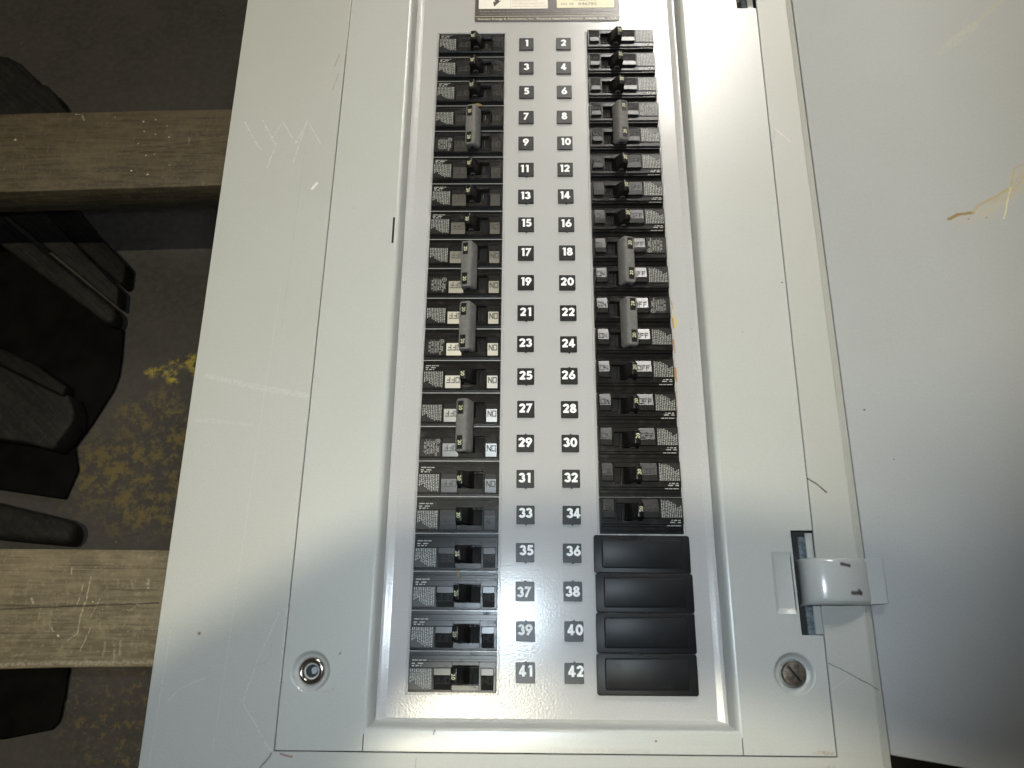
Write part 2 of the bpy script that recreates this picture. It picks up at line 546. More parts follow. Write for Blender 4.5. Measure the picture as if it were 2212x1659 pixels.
PW = (0.50, 0.44, 0.34)
PW2 = (0.30, 0.27, 0.20)
up_marks = [([(-0.49, 0.2886), (-0.4832, 0.2876), (-0.4794, 0.2807)], 0.0007, PW, 0.75)]
for q, r in (((-0.4163, 0.279), 1.3), ((-0.4137, 0.2668), 1.0), ((-0.4039, 0.2813), 0.9), ((-0.4009, 0.2629), 0.8), ((-0.4173, 0.2516), 0.8), ((-0.3866, 0.2594), 1.0),
             ((-0.4067, 0.2368), 0.9), ((-0.4188, 0.2188), 1.3), ((-0.4014, 0.2141), 1.4), ((-0.547, 0.2569), 1.6), ((-0.3982, 0.2382), 0.7), ((-0.4474, 0.2844), 0.8), ((-0.3909, 0.2735), 0.7)):
    up_marks.append(([q], 0.0007 * r, PW, 0.95))
up_marks += [([(-0.5332, 0.2313), (-0.446, 0.2366), (-0.3223, 0.2568)], 0.0005, (0.20, 0.16, 0.08), 0.6),
             ([(-0.4959, 0.2453), (-0.4002, 0.2505), (-0.3212, 0.2606)], 0.0005, (0.20, 0.16, 0.08), 0.6),
             ([(-0.4521, 0.218), (-0.4273, 0.2216)], 0.004, (0.018, 0.014, 0.009), 0.6)]
low_marks = [([(-0.383, -0.1846), (-0.3835, -0.2023), (-0.3859, -0.2171), (-0.3858, -0.2306), (-0.3926, -0.2355)], 0.0006, PW, 0.79),
             ([(-0.3884, -0.191), (-0.3904, -0.2073)], 0.0005, PW, 0.79),
             ([(-0.3718, -0.2022), (-0.3779, -0.2183)], 0.0004, PW, 0.7),
             ([(-0.3754, -0.2244), (-0.3806, -0.2438)], 0.0005, PW, 0.75),
             ([(-0.3339, -0.1868), (-0.3328, -0.1931)], 0.0013, PW, 0.75),
             ([(-0.4204, -0.2075), (-0.421, -0.2199)], 0.0006, PW2, 0.75),
             ([(-0.4548, -0.2115), (-0.3902, -0.2085), (-0.3217, -0.2056)], 0.0007, (0.02, 0.015, 0.009), 0.8),
             ([(-0.4115, -0.2124), (-0.4095, -0.2283)], 0.0006, PW2, 0.7),
             ([(-0.3481, -0.1882), (-0.3461, -0.192)], 0.0014, PW2, 0.75),
             ([(-0.3536, -0.2376), (-0.3515, -0.2495)], 0.0012, PW2, 0.75),
             ([(-0.3487, -0.2363), (-0.3466, -0.2483)], 0.0012, PW2, 0.75),
             ([(-0.3613, -0.2376), (-0.3608, -0.2472)], 0.0010, PW2, 0.7),
             ([(-0.401, -0.1771), (-0.4, -0.1822)], 0.0007, PW, 0.79),
             ([(-0.43, -0.2026), (-0.4278, -0.2063)], 0.0009, PW, 0.79),
             ([(-0.3379, -0.2057), (-0.3453, -0.2119)], 0.0008, PW2, 0.75),
             ([(-0.4088, -0.2253), (-0.4063, -0.2283)], 0.0008, PW, 0.79),
             ([(-0.4017, -0.2319), (-0.4009, -0.2323)], 0.0008, PW, 0.9),
             ([(-0.46, -0.2555), (-0.40, -0.2535), (-0.32, -0.2520)], 0.0016, (0.34, 0.30, 0.22), 0.75)]  # last stripe is a painted highlight along the board's lower edge
M_WOOD = wood_mat("weathered_brown_board", (0.038, 0.0285, 0.0150), (0.076, 0.058, 0.033), 0.9, up_marks)
M_WOOD2 = wood_mat("scuffed_brown_board", (0.082, 0.064, 0.036), (0.150, 0.121, 0.073), 1.0, low_marks)


M_DARKTIMBER = wood_mat("weathered_dark_timber", (0.0075, 0.0068, 0.006), (0.015, 0.0135, 0.0115), 0.15, (), math.radians(40), 0.12)
M_DARKTIMBER2 = wood_mat("darker_timber", (0.005, 0.0045, 0.0038), (0.0095, 0.0085, 0.007), 0.1, (), math.radians(40), 0.08)  # same dark timber in a darker tone


def floor_mat():
    m, nt, b = new_mat("oil_dark_concrete")
    v = obj_vec(nt, flat=True)
    n1 = noise(nt, v, 5.0, 5.0, 0.6)
    n2 = noise(nt, v, 120.0, 4.0, 0.7)
    c = mixc(nt, ramp(nt, n1, 0.3, 0.7), (0.013, 0.0112, 0.0092), (0.032, 0.0275, 0.022))
    c = mixc(nt, fmath(nt, 'MULTIPLY', ramp(nt, n2, 0.35, 0.75), 0.5), c, (0.050, 0.043, 0.036))
    brk = ramp(nt, noise(nt, v, 95.0, 8.0, 0.75), 0.52, 0.60)
    brk2 = ramp(nt, noise(nt, v, 60.0, 9.0, 0.78), 0.46, 0.58)
    fresh = [((-0.440, 0.052), (-0.425, 0.053), 0.008), ((-0.412, 0.063), (-0.395, 0.068), 0.009), ((-0.415, 0.050), (-0.412, 0.044), 0.009),
             ((-0.393, 0.060), (-0.388, 0.052), 0.006), ((-0.378, 0.044), (-0.366, 0.044), 0.007)]
    worn = [((-0.420, 0.012), (-0.405, -0.006), 0.026), ((-0.455, 0.000), (-0.440, -0.004), 0.022), ((-0.37, 0.010), (-0.366, 0.004), 0.014),
            ((-0.47, -0.06), (-0.36, -0.05), 0.055), ((-0.44, -0.10), (-0.34, -0.10), 0.035), ((-0.40, -0.03), (-0.36, -0.02), 0.03)]
    old = [((-0.44, -0.30), (-0.36, -0.36), 0.05), ((-0.40, -0.26), (-0.39, -0.29), 0.02), ((-0.42, -0.36), (-0.38, -0.38), 0.02)]
    for lst, colr, st, bk in ((worn, (0.100, 0.070, 0.014), 0.85, brk2), (fresh, (0.26, 0.20, 0.018), 1.0, brk2), (old, (0.09, 0.06, 0.018), 0.8, brk)):
        ms = None
        for p, q, r in lst:
            k = seg_mask(nt, v, p, q, r * 0.5, r)
            ms = k if ms is None else fmath(nt, 'MAXIMUM', ms, k)
        c = mixc(nt, fmath(nt, 'MULTIPLY', fmath(nt, 'MULTIPLY', ms, bk), st), c, colr)
    spk = ramp(nt, noise(nt, v, 260.0, 2.0), 0.74, 0.78)
    c = mixc(nt, fmath(nt, 'MULTIPLY', spk, 0.7), c, (0.24, 0.19, 0.10))
    nt.links.new(c, b.inputs["Base Color"])
    b.inputs["Roughness"].default_value = 0.75
    bump(nt, b, n2, 0.35, 0.002)
    return m


M_FLOOR = floor_mat()

# ------------------------------------------------------------------ floor and pallet
ZF = -0.275
bm = bmesh.new()
bmesh.ops.create_grid(bm, x_segments=2, y_segments=2, size=6.0)
for vv in bm.verts:
    vv.co.z = ZF
tag(link("floor", mesh_of("floor", bm), None, M_FLOOR), kind="structure")

pal = empty("wooden_pallet", (0.0, 0.0, ZF))
tag(pal, "weathered brown wooden pallet whose scuffed boards stick out left from under the grey panelboard", "pallet")


def board(name, poly, z0, z1, mat):
    """polygon plank with a slightly uneven outline"""
    bm = bmesh.new()
    (ax, ay), (bx, by), (cx, cy), (dx, dy) = poly      # top-left, top-right, bottom-right, bottom-left
    n = 26
    top = [(lerp(ax, bx, i / n), lerp(ay, by, i / n) + random.uniform(-1, 1) * 0.0006) for i in range(n + 1)]
    bot = [(lerp(cx, dx, i / n), lerp(cy, dy, i / n) + random.uniform(-1, 1) * 0.0006) for i in range(n + 1)]
    prism(bm, list(reversed(top + bot)), z0, z1)
    me = mesh_of(name, bm, 0.0018, 2, True)
    o = link(name, me, pal, mat)
    o.location = (0, 0, -ZF)
    return o


board("board", ((-0.9, 0.2834), (0.55, 0.3130), (0.55, 0.2290), (-0.9, 0.1822)), -0.168, -0.130, M_WOOD)
board("board", ((-0.9, -0.1607), (0.55, -0.1637), (0.55, -0.2405), (-0.9, -0.2665)), -0.168, -0.130, M_WOOD2)
for sx in (-0.12, 0.22):
    bm = bmesh.new()
    box(bm, sx - 0.045, sx + 0.045, -0.40, 0.52, ZF + 0.0005, -0.1685)
    o = link("stringer", mesh_of("stringer", bm, 0.002), pal, M_WOOD)
    o.location = (0, 0, -ZF)


# dark timbers on the floor, plus black sheets painted in for shade there
def slab(name, poly, z0, z1, mat, label, cat, bevel=0.003, group=None, slope=None):
    bm = bmesh.new()
    cx = sum(p[0] for p in poly) / len(poly)
    cy = sum(p[1] for p in poly) / len(poly)
    prism(bm, [(p[0] - cx, p[1] - cy) for p in poly], 0.0, z1 - z0)
    o = link(name, mesh_of(name, bm, bevel, 3, True, 50), None, mat, (cx, cy, z0))
    tag(o, label, cat, group)
    return o


slab("timber", [(-0.6123, 0.2710), (-0.5681, 0.2708), (-0.5401, 0.2407), (-0.5262, 0.2247), (-0.4776, 0.1765), (-0.4758, 0.1543), (-0.4804, 0.1508), (-0.5806, 0.2359)], ZF + 0.001, -0.250, M_DARKTIMBER2,
     "darkest timber nearest the panel of three slanting dark timbers under the upper board", "timber")
slab("timber", [(-0.6564, 0.2692), (-0.6133, 0.2690), (-0.4788, 0.1447), (-0.4765, 0.1231), (-0.4806, 0.1253), (-0.6354, 0.2453)], ZF + 0.0065, -0.247, M_DARKTIMBER,
     "narrow middle timber of three slanting dark timbers under the upper board", "timber")
slab("timber", [(-0.7031, 0.2935), (-0.6346, 0.2379), (-0.4771, 0.1176), (-0.4752, 0.1042), (-0.4831, 0.0998), (-0.6256, 0.1989), (-0.6907, 0.2442)], ZF + 0.0065, -0.245, M_DARKTIMBER,
     "greyish lower timber with rounded end of three slanting timbers at left edge", "timber", 0.006)
slab("log", [(-0.6343, 0.0693), (-0.5886, 0.0479), (-0.5119, 0.0124), (-0.5066, 0.0155), (-0.4958, -0.0039), (-0.4951, -0.0171), (-0.5107, -0.0460), (-0.5465, -0.0373), (-0.5696, -0.0344), (-0.6098, -0.0295)], ZF + 0.0065, -0.240, M_DARKTIMBER,
     "thick dark rounded-end log at the left edge between the two pallet boards", "log", 0.010)
slab("batten", [(-0.6462, 0.0945), (-0.5996, 0.0725), (-0.5564, 0.0531), (-0.5166, 0.0276), (-0.5183, 0.0161), (-0.5948, 0.0519), (-0.6407, 0.0725)], ZF + 0.0065, -0.250, M_DARKTIMBER2,
     "thin dark batten lying against the upper side of the thick rounded log", "batten")
slab("rod", [(-0.5828, -0.0955), (-0.5560, -0.1017), (-0.4896, -0.1164), (-0.4751, -0.1231), (-0.4757, -0.1323), (-0.4759, -0.1439), (-0.5475, -0.1382), (-0.5731, -0.1359)], ZF + 0.001, -0.245, M_DARKTIMBER,
     "short dark rod end just above the lower pallet board at the left edge", "rod", 0.009)
slab("block", [(-0.7294, 0.4784), (-0.6803, 0.4722), (-0.6613, 0.4618), (-0.6330, 0.4344), (-0.6304, 0.4280), (-0.6212, 0.4286), (-0.6066, 0.4144), (-0.5933, 0.3948), (-0.5785, 0.3783), (-0.7035, 0.3721)], ZF + 0.001, -0.245, M_DARKTIMBER,
     "dark rounded block standing on the floor above the upper pallet board", "block", 0.008)
slab("shade_sheet", [(-0.7283, 0.2831), (-0.6452, 0.2182), (-0.5428, 0.1481), (-0.5011, 0.1145), (-0.4869, 0.1065), (-0.4763, 0.1035), (-0.4724, 0.0666), (-0.4718, 0.0458), (-0.4750, 0.0296), (-0.4913, -0.0085), (-0.5052, -0.0353), (-0.4965, -0.0615), (-0.5045, -0.0931), (-0.6162, -0.0779), (-0.6698, 0.0142)], ZF + 0.001, ZF + 0.0060, M_SHADE,
     "black sheet standing in for shade on the floor under the slanting timbers and log", "mat", 0.002)  # category says mat, but the sheet only stands in for shade
slab("shade_sheet", [(-0.5802, -0.2255), (-0.468, -0.2288), (-0.4653, -0.2868), (-0.4665, -0.3101), (-0.4726, -0.3169), (-0.5154, -0.3253), (-0.5593, -0.3285)], ZF + 0.001, ZF + 0.006, M_SHADE,
     "black sheet standing in for shade on the floor below the lower pallet board", "mat", 0.002)  # category says mat, but the sheet only stands in for shade

# added unseen blockers overhead, cut to throw the soft shadow across the lower panel
def shadow_blocker(shade, hb):
    kk = (LL.z - hb) / (LL.z - 0.012)
    bm = bmesh.new()
    prism(bm, [(LL.x + (x - LL.x) * kk, LL.y + (y - LL.y) * kk) for x, y in reversed(shade)], hb, hb + 0.02)
    tag(link("shadow_blocker", mesh_of("shadow_blocker", bm, 0.001), None, M_BOX), kind="structure")


shadow_blocker([(-0.33, -0.55), (-0.312, -0.37), (-0.296, -0.292), (-0.255, -0.243), (-0.19, -0.203), (-0.150, -0.176), (-0.1145, -0.158), (-0.06, -0.147), (0.0, -0.142), (0.10, -0.145), (0.20, -0.160), (0.30, -0.20), (0.42, -0.26),
            (0.34, -0.31), (0.24, -0.306), (0.13, -0.268), (0.05, -0.258), (-0.05, -0.257), (-0.082, -0.262), (-0.094, -0.280), (-0.112, -0.302), (-0.130, -0.325), (-0.20, -0.42), (-0.25, -0.55)], 2.3)
shadow_blocker([(0.19, -0.150), (0.26, -0.120), (0.36, -0.100), (0.55, -0.10), (1.0, -0.16), (1.0, -0.80), (0.42, -0.80), (0.27, -0.40), (0.23, -0.27)], 4.3)

# ------------------------------------------------------------------ panelboard
panel = empty("electrical_panelboard", (0.0, 0.0, -0.130))
tag(panel, "grey steel electrical panelboard with black breakers numbered 1 to 42 and its door open", "panelboard")
PZ = 0.130      # children are modelled in world heights, then lifted by this


def part(name, me, mat=None, parent=None, loc=(0, 0, 0), rotz=0.0):
    if parent is None:
        return link(name, me, panel, mat, (loc[0], loc[1], loc[2] + PZ), rotz)
    return link(name, me, parent, mat, loc, rotz)


ZT = 0.012
OL = ((-0.2592, 0.2941), (-0.2527, -0.3104))
GL = ((-0.1678, 0.2932), (-0.1699, -0.3001))
RL = ((-0.1172, 0.2928), (-0.1157, -0.2865))
RR = ((0.1192, 0.2905), (0.1178, -0.2856))
GR = ((0.1815, 0.2899), (0.1738, -0.2999))
ER = ((0.2072, 0.2896), (0.2014, -0.3057))
YT, YB = 0.66, -0.392
YGB = -0.3000            # bottom seam
YRB = -0.2862            # lip of the recess at the bottom
Q = 0.00036               # half a seam


def X(l, y):
    return on_line(l[0], l[1], y)


# enclosure box behind everything
bm = bmesh.new()
box(bm, X(OL, YB) + 0.012, X(ER, YB) - 0.010, YB + 0.012, YT - 0.012, -0.1295, -0.0035)
part("enclosure_box", mesh_of("enclosure_box", bm, 0.001), M_BOX)

# outer trim: one sheet, left and right stiles joined by the bottom rail
bm = bmesh.new()
outer = [(X(OL, YT), YT), (X(OL, YB), YB), (X(ER, YB), YB), (X(ER, YT), YT),
         (X(GR, YT) + Q, YT), (X(GR, YGB) + Q, YGB - Q), (X(GL, YGB) - Q, YGB - Q), (X(GL, YT) - Q, YT)]
poly_plate(bm, outer, [], ZT - 0.0018, ZT)
# turned-down outer edges
e0 = 0.0
prism(bm, [(X(OL, YT), YT), (X(OL, YB), YB), (X(OL, YB) + 0.0018, YB + 0.0018), (X(OL, YT) + 0.0018, YT)], -0.016, ZT - 0.0019)
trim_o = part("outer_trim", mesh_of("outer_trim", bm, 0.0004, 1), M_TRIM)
# bevelled turned edge at the right of the trim, next to the door
bm = bmesh.new()
vs = []
for y in (YT, YB):
    x = X(ER, y)
    vs.append([bm.verts.new(c) for c in ((x + 0.0002, y, ZT - 0.0003), (x + 0.0058, y, ZT - 0.0030), (x + 0.0058, y, -0.016), (x + 0.0002, y, -0.016))])
for i in range(4):
    j = (i + 1) % 4
    bm.faces.new((vs[0][i], vs[0][j], vs[1][j], vs[1][i]))
bm.faces.new(vs[0])
bm.faces.new(list(reversed(vs[1])))
part("turned_edge", mesh_of("turned_edge", bm, 0.0003), M_TRIM, trim_o)

# ----- inner frame: two stiles and a bottom rail
LOCK = (-0.1517, -0.2540)
SCREW = (0.1535, -0.2530)
yj = YRB + 0.0005


def stile_lip(bm, line, sgn):
    """rounded sloping wall from the stile lip down to the deadfront"""
    prof = [(0.0, ZT), (0.0014, ZT - 0.0003), (0.0026, ZT - 0.0011), (0.0034, ZT - 0.0026), (0.0043, 0.0050), (0.0049, 0.0022), (0.0050, -0.0010)]
    rows = []
    for y in (YT, YRB - 0.004):
        rows.append([bm.verts.new((X(line, y) + sgn * d, y, z)) for d, z in prof])
    for i in range(len(prof) - 1):
        bm.faces.new((rows[0][i], rows[0][i + 1], rows[1][i + 1], rows[1][i]))


bm = bmesh.new()
poly_plate(bm, [(X(GL, YT) + Q, YT), (X(GL, YGB) + Q, YGB + Q), (X(RL, YGB), YGB + Q), (X(RL, YRB), YRB), (X(RL, YT), YT)],
           [circle(LOCK[0], LOCK[1], 0.0128, 44)], ZT - 0.0018, ZT)
fr_l = part("frame_stile", mesh_of("frame_stile", bm, 0.0), M_FRAME)
def foot(bm, line, sgn):
    """folded-up edge of the deadfront sheet, a hair inside the lip"""
    prof = [(0.0054, -0.001), (0.0054, 0.0009), (0.0062, 0.0010), (0.0080, 0.0007), (0.0098, 0.0003), (0.0114, 0.00005)]
    rows = []
    for y in (YT, YRB + 0.0022):
        rows.append([bm.verts.new((X(line, y) + sgn * d, y, z)) for d, z in prof])
    for i in range(len(prof) - 1):
        bm.faces.new((rows[0][i], rows[0][i + 1], rows[1][i + 1], rows[1][i]))


bm = bmesh.new()
stile_lip(bm, RL, 1)
part("frame_lip", mesh_of("frame_lip", bm, 0, 1, True, 60), M_FRAME, fr_l)
bm = bmesh.new()
box(bm, -0.1187, -0.1172, 0.0536, 0.0759, ZT + 0.0001, ZT + 0.0004)
part("latch_slot", mesh_of("latch_slot", bm), M_HOLE, fr_l)

SL_T, SL_B, SL_X = -0.1634, -0.2299, 0.1608
SHIFT = 0.2808 - SL_B
notch = lambda s: [(X(GR, SL_T + s) - Q, SL_T + s), (SL_X + (0.004 if s else 0), SL_T + s), (SL_X + (0.004 if s else 0), SL_B + s), (X(GR, SL_B + s) - Q, SL_B + s)]
bm = bmesh.new()
right = [(X(RR, YT), YT), (X(RR, YRB), YRB), (X(RR, YGB), YGB + Q), (X(GR, YGB) - Q, YGB + Q)]
right += list(reversed(notch(0))) + list(reversed(notch(SHIFT))) + [(X(GR, YT) - Q, YT)]
pads = []
for s in (0.0, SHIFT):
    dx = 0.003 if s else 0.0
    pads.append([(0.1463 + dx, -0.1777 + s), (0.1593 + dx, -0.1777 + s), (0.1593 + dx, -0.2170 + s), (0.1463 + dx, -0.2170 + s)])
poly_plate(bm, right, [circle(SCREW[0], SCREW[1], 0.0132, 44)] + pads, ZT - 0.0018, ZT)
fr_r = part("frame_stile", mesh_of("frame_stile", bm, 0.0), M_FRAME)
bm = bmesh.new()
stile_lip(bm, RR, -1)
part("frame_lip", mesh_of("frame_lip", bm, 0, 1, True, 60), M_FRAME, fr_r)
for pd in pads:
    bm = bmesh.new()
    x0, x1, y1, y0 = pd[0][0], pd[1][0], pd[0][1], pd[2][1]
    r0 = [bm.verts.new((p[0], p[1], ZT)) for p in ((x0, y0), (x1, y0), (x1, y1), (x0, y1))]
    r1 = [bm.verts.new((p[0], p[1], ZT - 0.0019)) for p in ((x0 + 0.0022, y0 + 0.0036), (x1, y0 + 0.0036), (x1, y1 - 0.0042), (x0 + 0.0022, y1 - 0.0042))]
    for i in range(4):
        j = (i + 1) % 4
        bm.faces.new((r0[i], r0[j], r1[j], r1[i]))
    bm.faces.new(r1)
    part("pressed_pad", mesh_of("pressed_pad", bm, 0.0005, 2, True, 80), M_FRAME, fr_r)

# bottom rail with a rolled top edge
bm = bmesh.new()
prof = [(YGB + Q, ZT - 0.0018), (YGB + Q, ZT), (YRB - 0.0018, ZT), (YRB - 0.0007, ZT - 0.0003), (YRB + 0.0002, ZT - 0.0012), (YRB + 0.0010, ZT - 0.0040), (YRB + 0.0022, 0.0030), (YRB + 0.0034, 0.0010), (YRB + 0.0055, -0.0006)]
rows = []
for e in (0, 1):
    rr = []
    for y, z in prof:
        x = (X(RL, y) + 0.0006) if e == 0 else (X(RR, y) - 0.0006)
        rr.append(bm.verts.new((x, y, z)))
    rows.append(rr)
for i in range(len(prof) - 1):
    bm.faces.new((rows[0][i], rows[0][i + 1], rows[1][i + 1], rows[1][i]))
part("frame_rail", mesh_of("frame_rail", bm, 0, 1, True, 70), M_FRAME)

# dark backing under the seams, slots and holes
bm = bmesh.new()
box(bm, -0.185, -0.122, YB + 0.02, YT - 0.02, -0.003, 0.0005)
box(bm, 0.1255, 0.186, YB + 0.02, YT - 0.02, -0.003, 0.0005)
box(bm, -0.1215, 0.125, YB + 0.02, -0.2905, -0.003, 0.0005)
part("backing_flange", mesh_of("backing_flange", bm), M_BOX)


# lock and screw with their pressed dishes
def dish(parent, c, R, r, depth):
    bm = bmesh.new()
    prof = [(R, ZT), (R - 0.0006, ZT - 0.0001), (R - 0.0016, ZT - depth * 0.45), (R - 0.0030, ZT - depth * 0.9), (r, ZT - depth)]
    lathe(bm, prof, c[0], c[1], 44)
    part("pressed_dish", mesh_of("pressed_dish", bm, 0, 1, True, 80), M_FRAME, parent)


dish(fr_l, LOCK, 0.0128, 0.0040, 0.0036)
zb = ZT - 0.0036
lk = bmesh.new()
lathe(lk, [(0.0086, zb - 0.0002), (0.0086, zb + 0.0012), (0.0080, zb + 0.0022), (0.0068, zb + 0.0028), (0.0056, zb + 0.0024), (0.0049, zb + 0.0012), (0.0047, zb - 0.0040)], LOCK[0], LOCK[1], 48)
lock = part("door_lock_ring", mesh_of("lock_ring", lk, 0, 1, True, 70), M_NICKEL)
bm = bmesh.new()
bmesh.ops.create_circle(bm, cap_ends=True, segments=28, radius=0.0047, matrix=Matrix.Translation((LOCK[0], LOCK[1], zb - 0.0022)))
part("lock_hole", mesh_of("lock_hole", bm), M_BOX, lock)
bm = bmesh.new()
pts = [(0.0012 + LOCK[0] + 0.0021 * (1 + 0.12 * math.sin(3 * a + 1)) * math.cos(a), 0.0004 + LOCK[1] + 0.0022 * (1 + 0.1 * math.sin(2 * a)) * math.sin(a)) for a in [2 * math.pi * i / 16 for i in range(16)]]
prism(bm, pts, zb - 0.0020, zb - 0.0012)
part("lock_bolt", mesh_of("lock_bolt", bm, 0.0002), M_BOLT, lock)

dish(fr_r, SCREW, 0.0132, 0.0040, 0.0036)
zb = ZT - 0.0036
bm = bmesh.new()
rg = lathe(bm, [(0.0074, zb - 0.0002), (0.0074, zb + 0.0022), (0.0068, zb + 0.0030), (0.0050, zb + 0.0033), (0.0010, zb + 0.0034)], SCREW[0], SCREW[1], 40)
bm.faces.new(rg[-1])
screw = part("trim_screw", mesh_of("trim_screw", bm, 0, 1, True, 40), M_SCREW)
bm = bmesh.new()
box(bm, -0.0056, 0.0056, -0.00055, 0.00055, 0, 0.00025)
o = part("screw_slot", mesh_of("screw_slot", bm), M_HOLE, screw, (SCREW[0], SCREW[1], zb + 0.0033), math.radians(-52))
bm = bmesh.new()
lathe(bm, [(0.0088, zb - 0.0001), (0.0086, zb + 0.0009), (0.0078, zb + 0.0010), (0.0075, zb - 0.0001)], SCREW[0], SCREW[1], 40)
part("screw_collar", mesh_of("screw_collar", bm, 0, 1, True, 60), M_RING, screw)

# ------------------------------------------------------------------ deadfront
bm = bmesh.new()
box(bm, -0.1195, 0.1215, -0.2895, YT, -0.0016, 0.0)
front = part("deadfront_plate", mesh_of("deadfront_plate", bm, 0.0002), M_FRONT)


for ln, sg in ((RL, 1), (RR, -1)):
    bm = bmesh.new()
    foot(bm, ln, sg)
    part("folded_edge", mesh_of("folded_edge", bm, 0, 1, True, 70), M_FRONT, front)


def xl(y):      # inner edge of the left breaker column
    return lerp(-0.0335, -0.0339, (y + 0.254) / 0.508)


def xr(y):
    return lerp(0.0346, 0.0362, (y + 0.254) / 0.508)


WB = 0.0580
yt, ybm = 0.254 + 0.0129, -0.254 - 0.0129
rims = bmesh.new()


def rim_rect(bm, x0t, x0b, x1t, x1b, y0, y1, w_=0.0009, h=0.0008):
    for a, b_ in (((x0t - w_, x0b - w_), (x0t, x0b)), ((x1t, x1b), (x1t + w_, x1b + w_))):
        prism(bm, [(a[1], y0), (b_[1], y0), (b_[0], y1), (a[0], y1)], 0.0001, h)
    prism(bm, [(x0t - w_, y1), (x1t + w_, y1), (x1t + w_, y1 + w_), (x0t - w_, y1 + w_)], 0.0001, h)
    prism(bm, [(x0b - w_, y0 - w_), (x1b + w_, y0 - w_), (x1b + w_, y0), (x0b - w_, y0)], 0.0001, h)


g = 0.0004
rim_rect(rims, xl(yt) - WB - g, xl(ybm) - WB - g, xl(yt) + g, xl(ybm) + g, ybm, yt)
part("opening_rim", mesh_of("opening_rim", rims, 0.00025), M_FRONT, front)
rims = bmesh.new()
yb34 = -0.1651
rim_rect(rims, xr(yt) - g, xr(yb34) - g, xr(yt) + WB + g, xr(yb34) + WB + g, yb34, yt)
part("opening_rim", mesh_of("opening_rim", rims, 0.00025), M_FRONT, front)


# ------------------------------------------------------------------ lettering tools
def text_mesh(s, size, align='CENTER', offset=0.0, space=1.0, extrude=0.0, name="print"):
    cu = bpy.data.curves.new(name, 'FONT')
    cu.body = s
    cu.size = size
    cu.align_x = align
    cu.align_y = 'CENTER'
    cu.offset = offset
    cu.space_character = space
    cu.extrude = extrude
    cu.resolution_u = 2
    ob = bpy.data.objects.new(name, cu)
    COL.objects.link(ob)
    dg = bpy.context.evaluated_depsgraph_get()
    me = bpy.data.meshes.new_from_object(ob.evaluated_get(dg))
    bpy.data.objects.remove(ob)
    bpy.data.curves.remove(cu)
    me.name = name
    me.materials.clear()
    return me


def arc(cx, cy, rx, ry, a0, a1, n=14):
    return [(cx + rx * math.cos(math.radians(lerp(a0, a1, i / n))), cy + ry * math.sin(math.radians(lerp(a0, a1, i / n)))) for i in range(n + 1)]


def ribbon(bm, pts, wd, z, closed=False):
    n = len(pts)
    L, Rr = [], []
    for i in range(n):
        p = Vector(pts[i])
        a = Vector(pts[(i - 1) % n]) if (closed or i > 0) else None
        b = Vector(pts[(i + 1) % n]) if (closed or i < n - 1) else None
        d1 = (p - a).normalized() if a is not None else None
        d2 = (b - p).normalized() if b is not None else None
        if d1 is None:
            d1 = d2
        if d2 is None:
            d2 = d1
        t = d1 + d2
        t = d1 if t.length < 1e-6 else t.normalized()
        nrm = Vector((-t.y, t.x))
        k = max(nrm.dot(Vector((-d1.y, d1.x))), 0.45)
        off = nrm * (wd * 0.5 / k)
        L.append(bm.verts.new((p.x + off.x, p.y + off.y, z)))
        Rr.append(bm.verts.new((p.x - off.x, p.y - off.y, z)))
    rng = n if closed else n - 1
    for i in range(rng):
        j = (i + 1) % n
        bm.faces.new((L[i], Rr[i], Rr[j], L[j]))


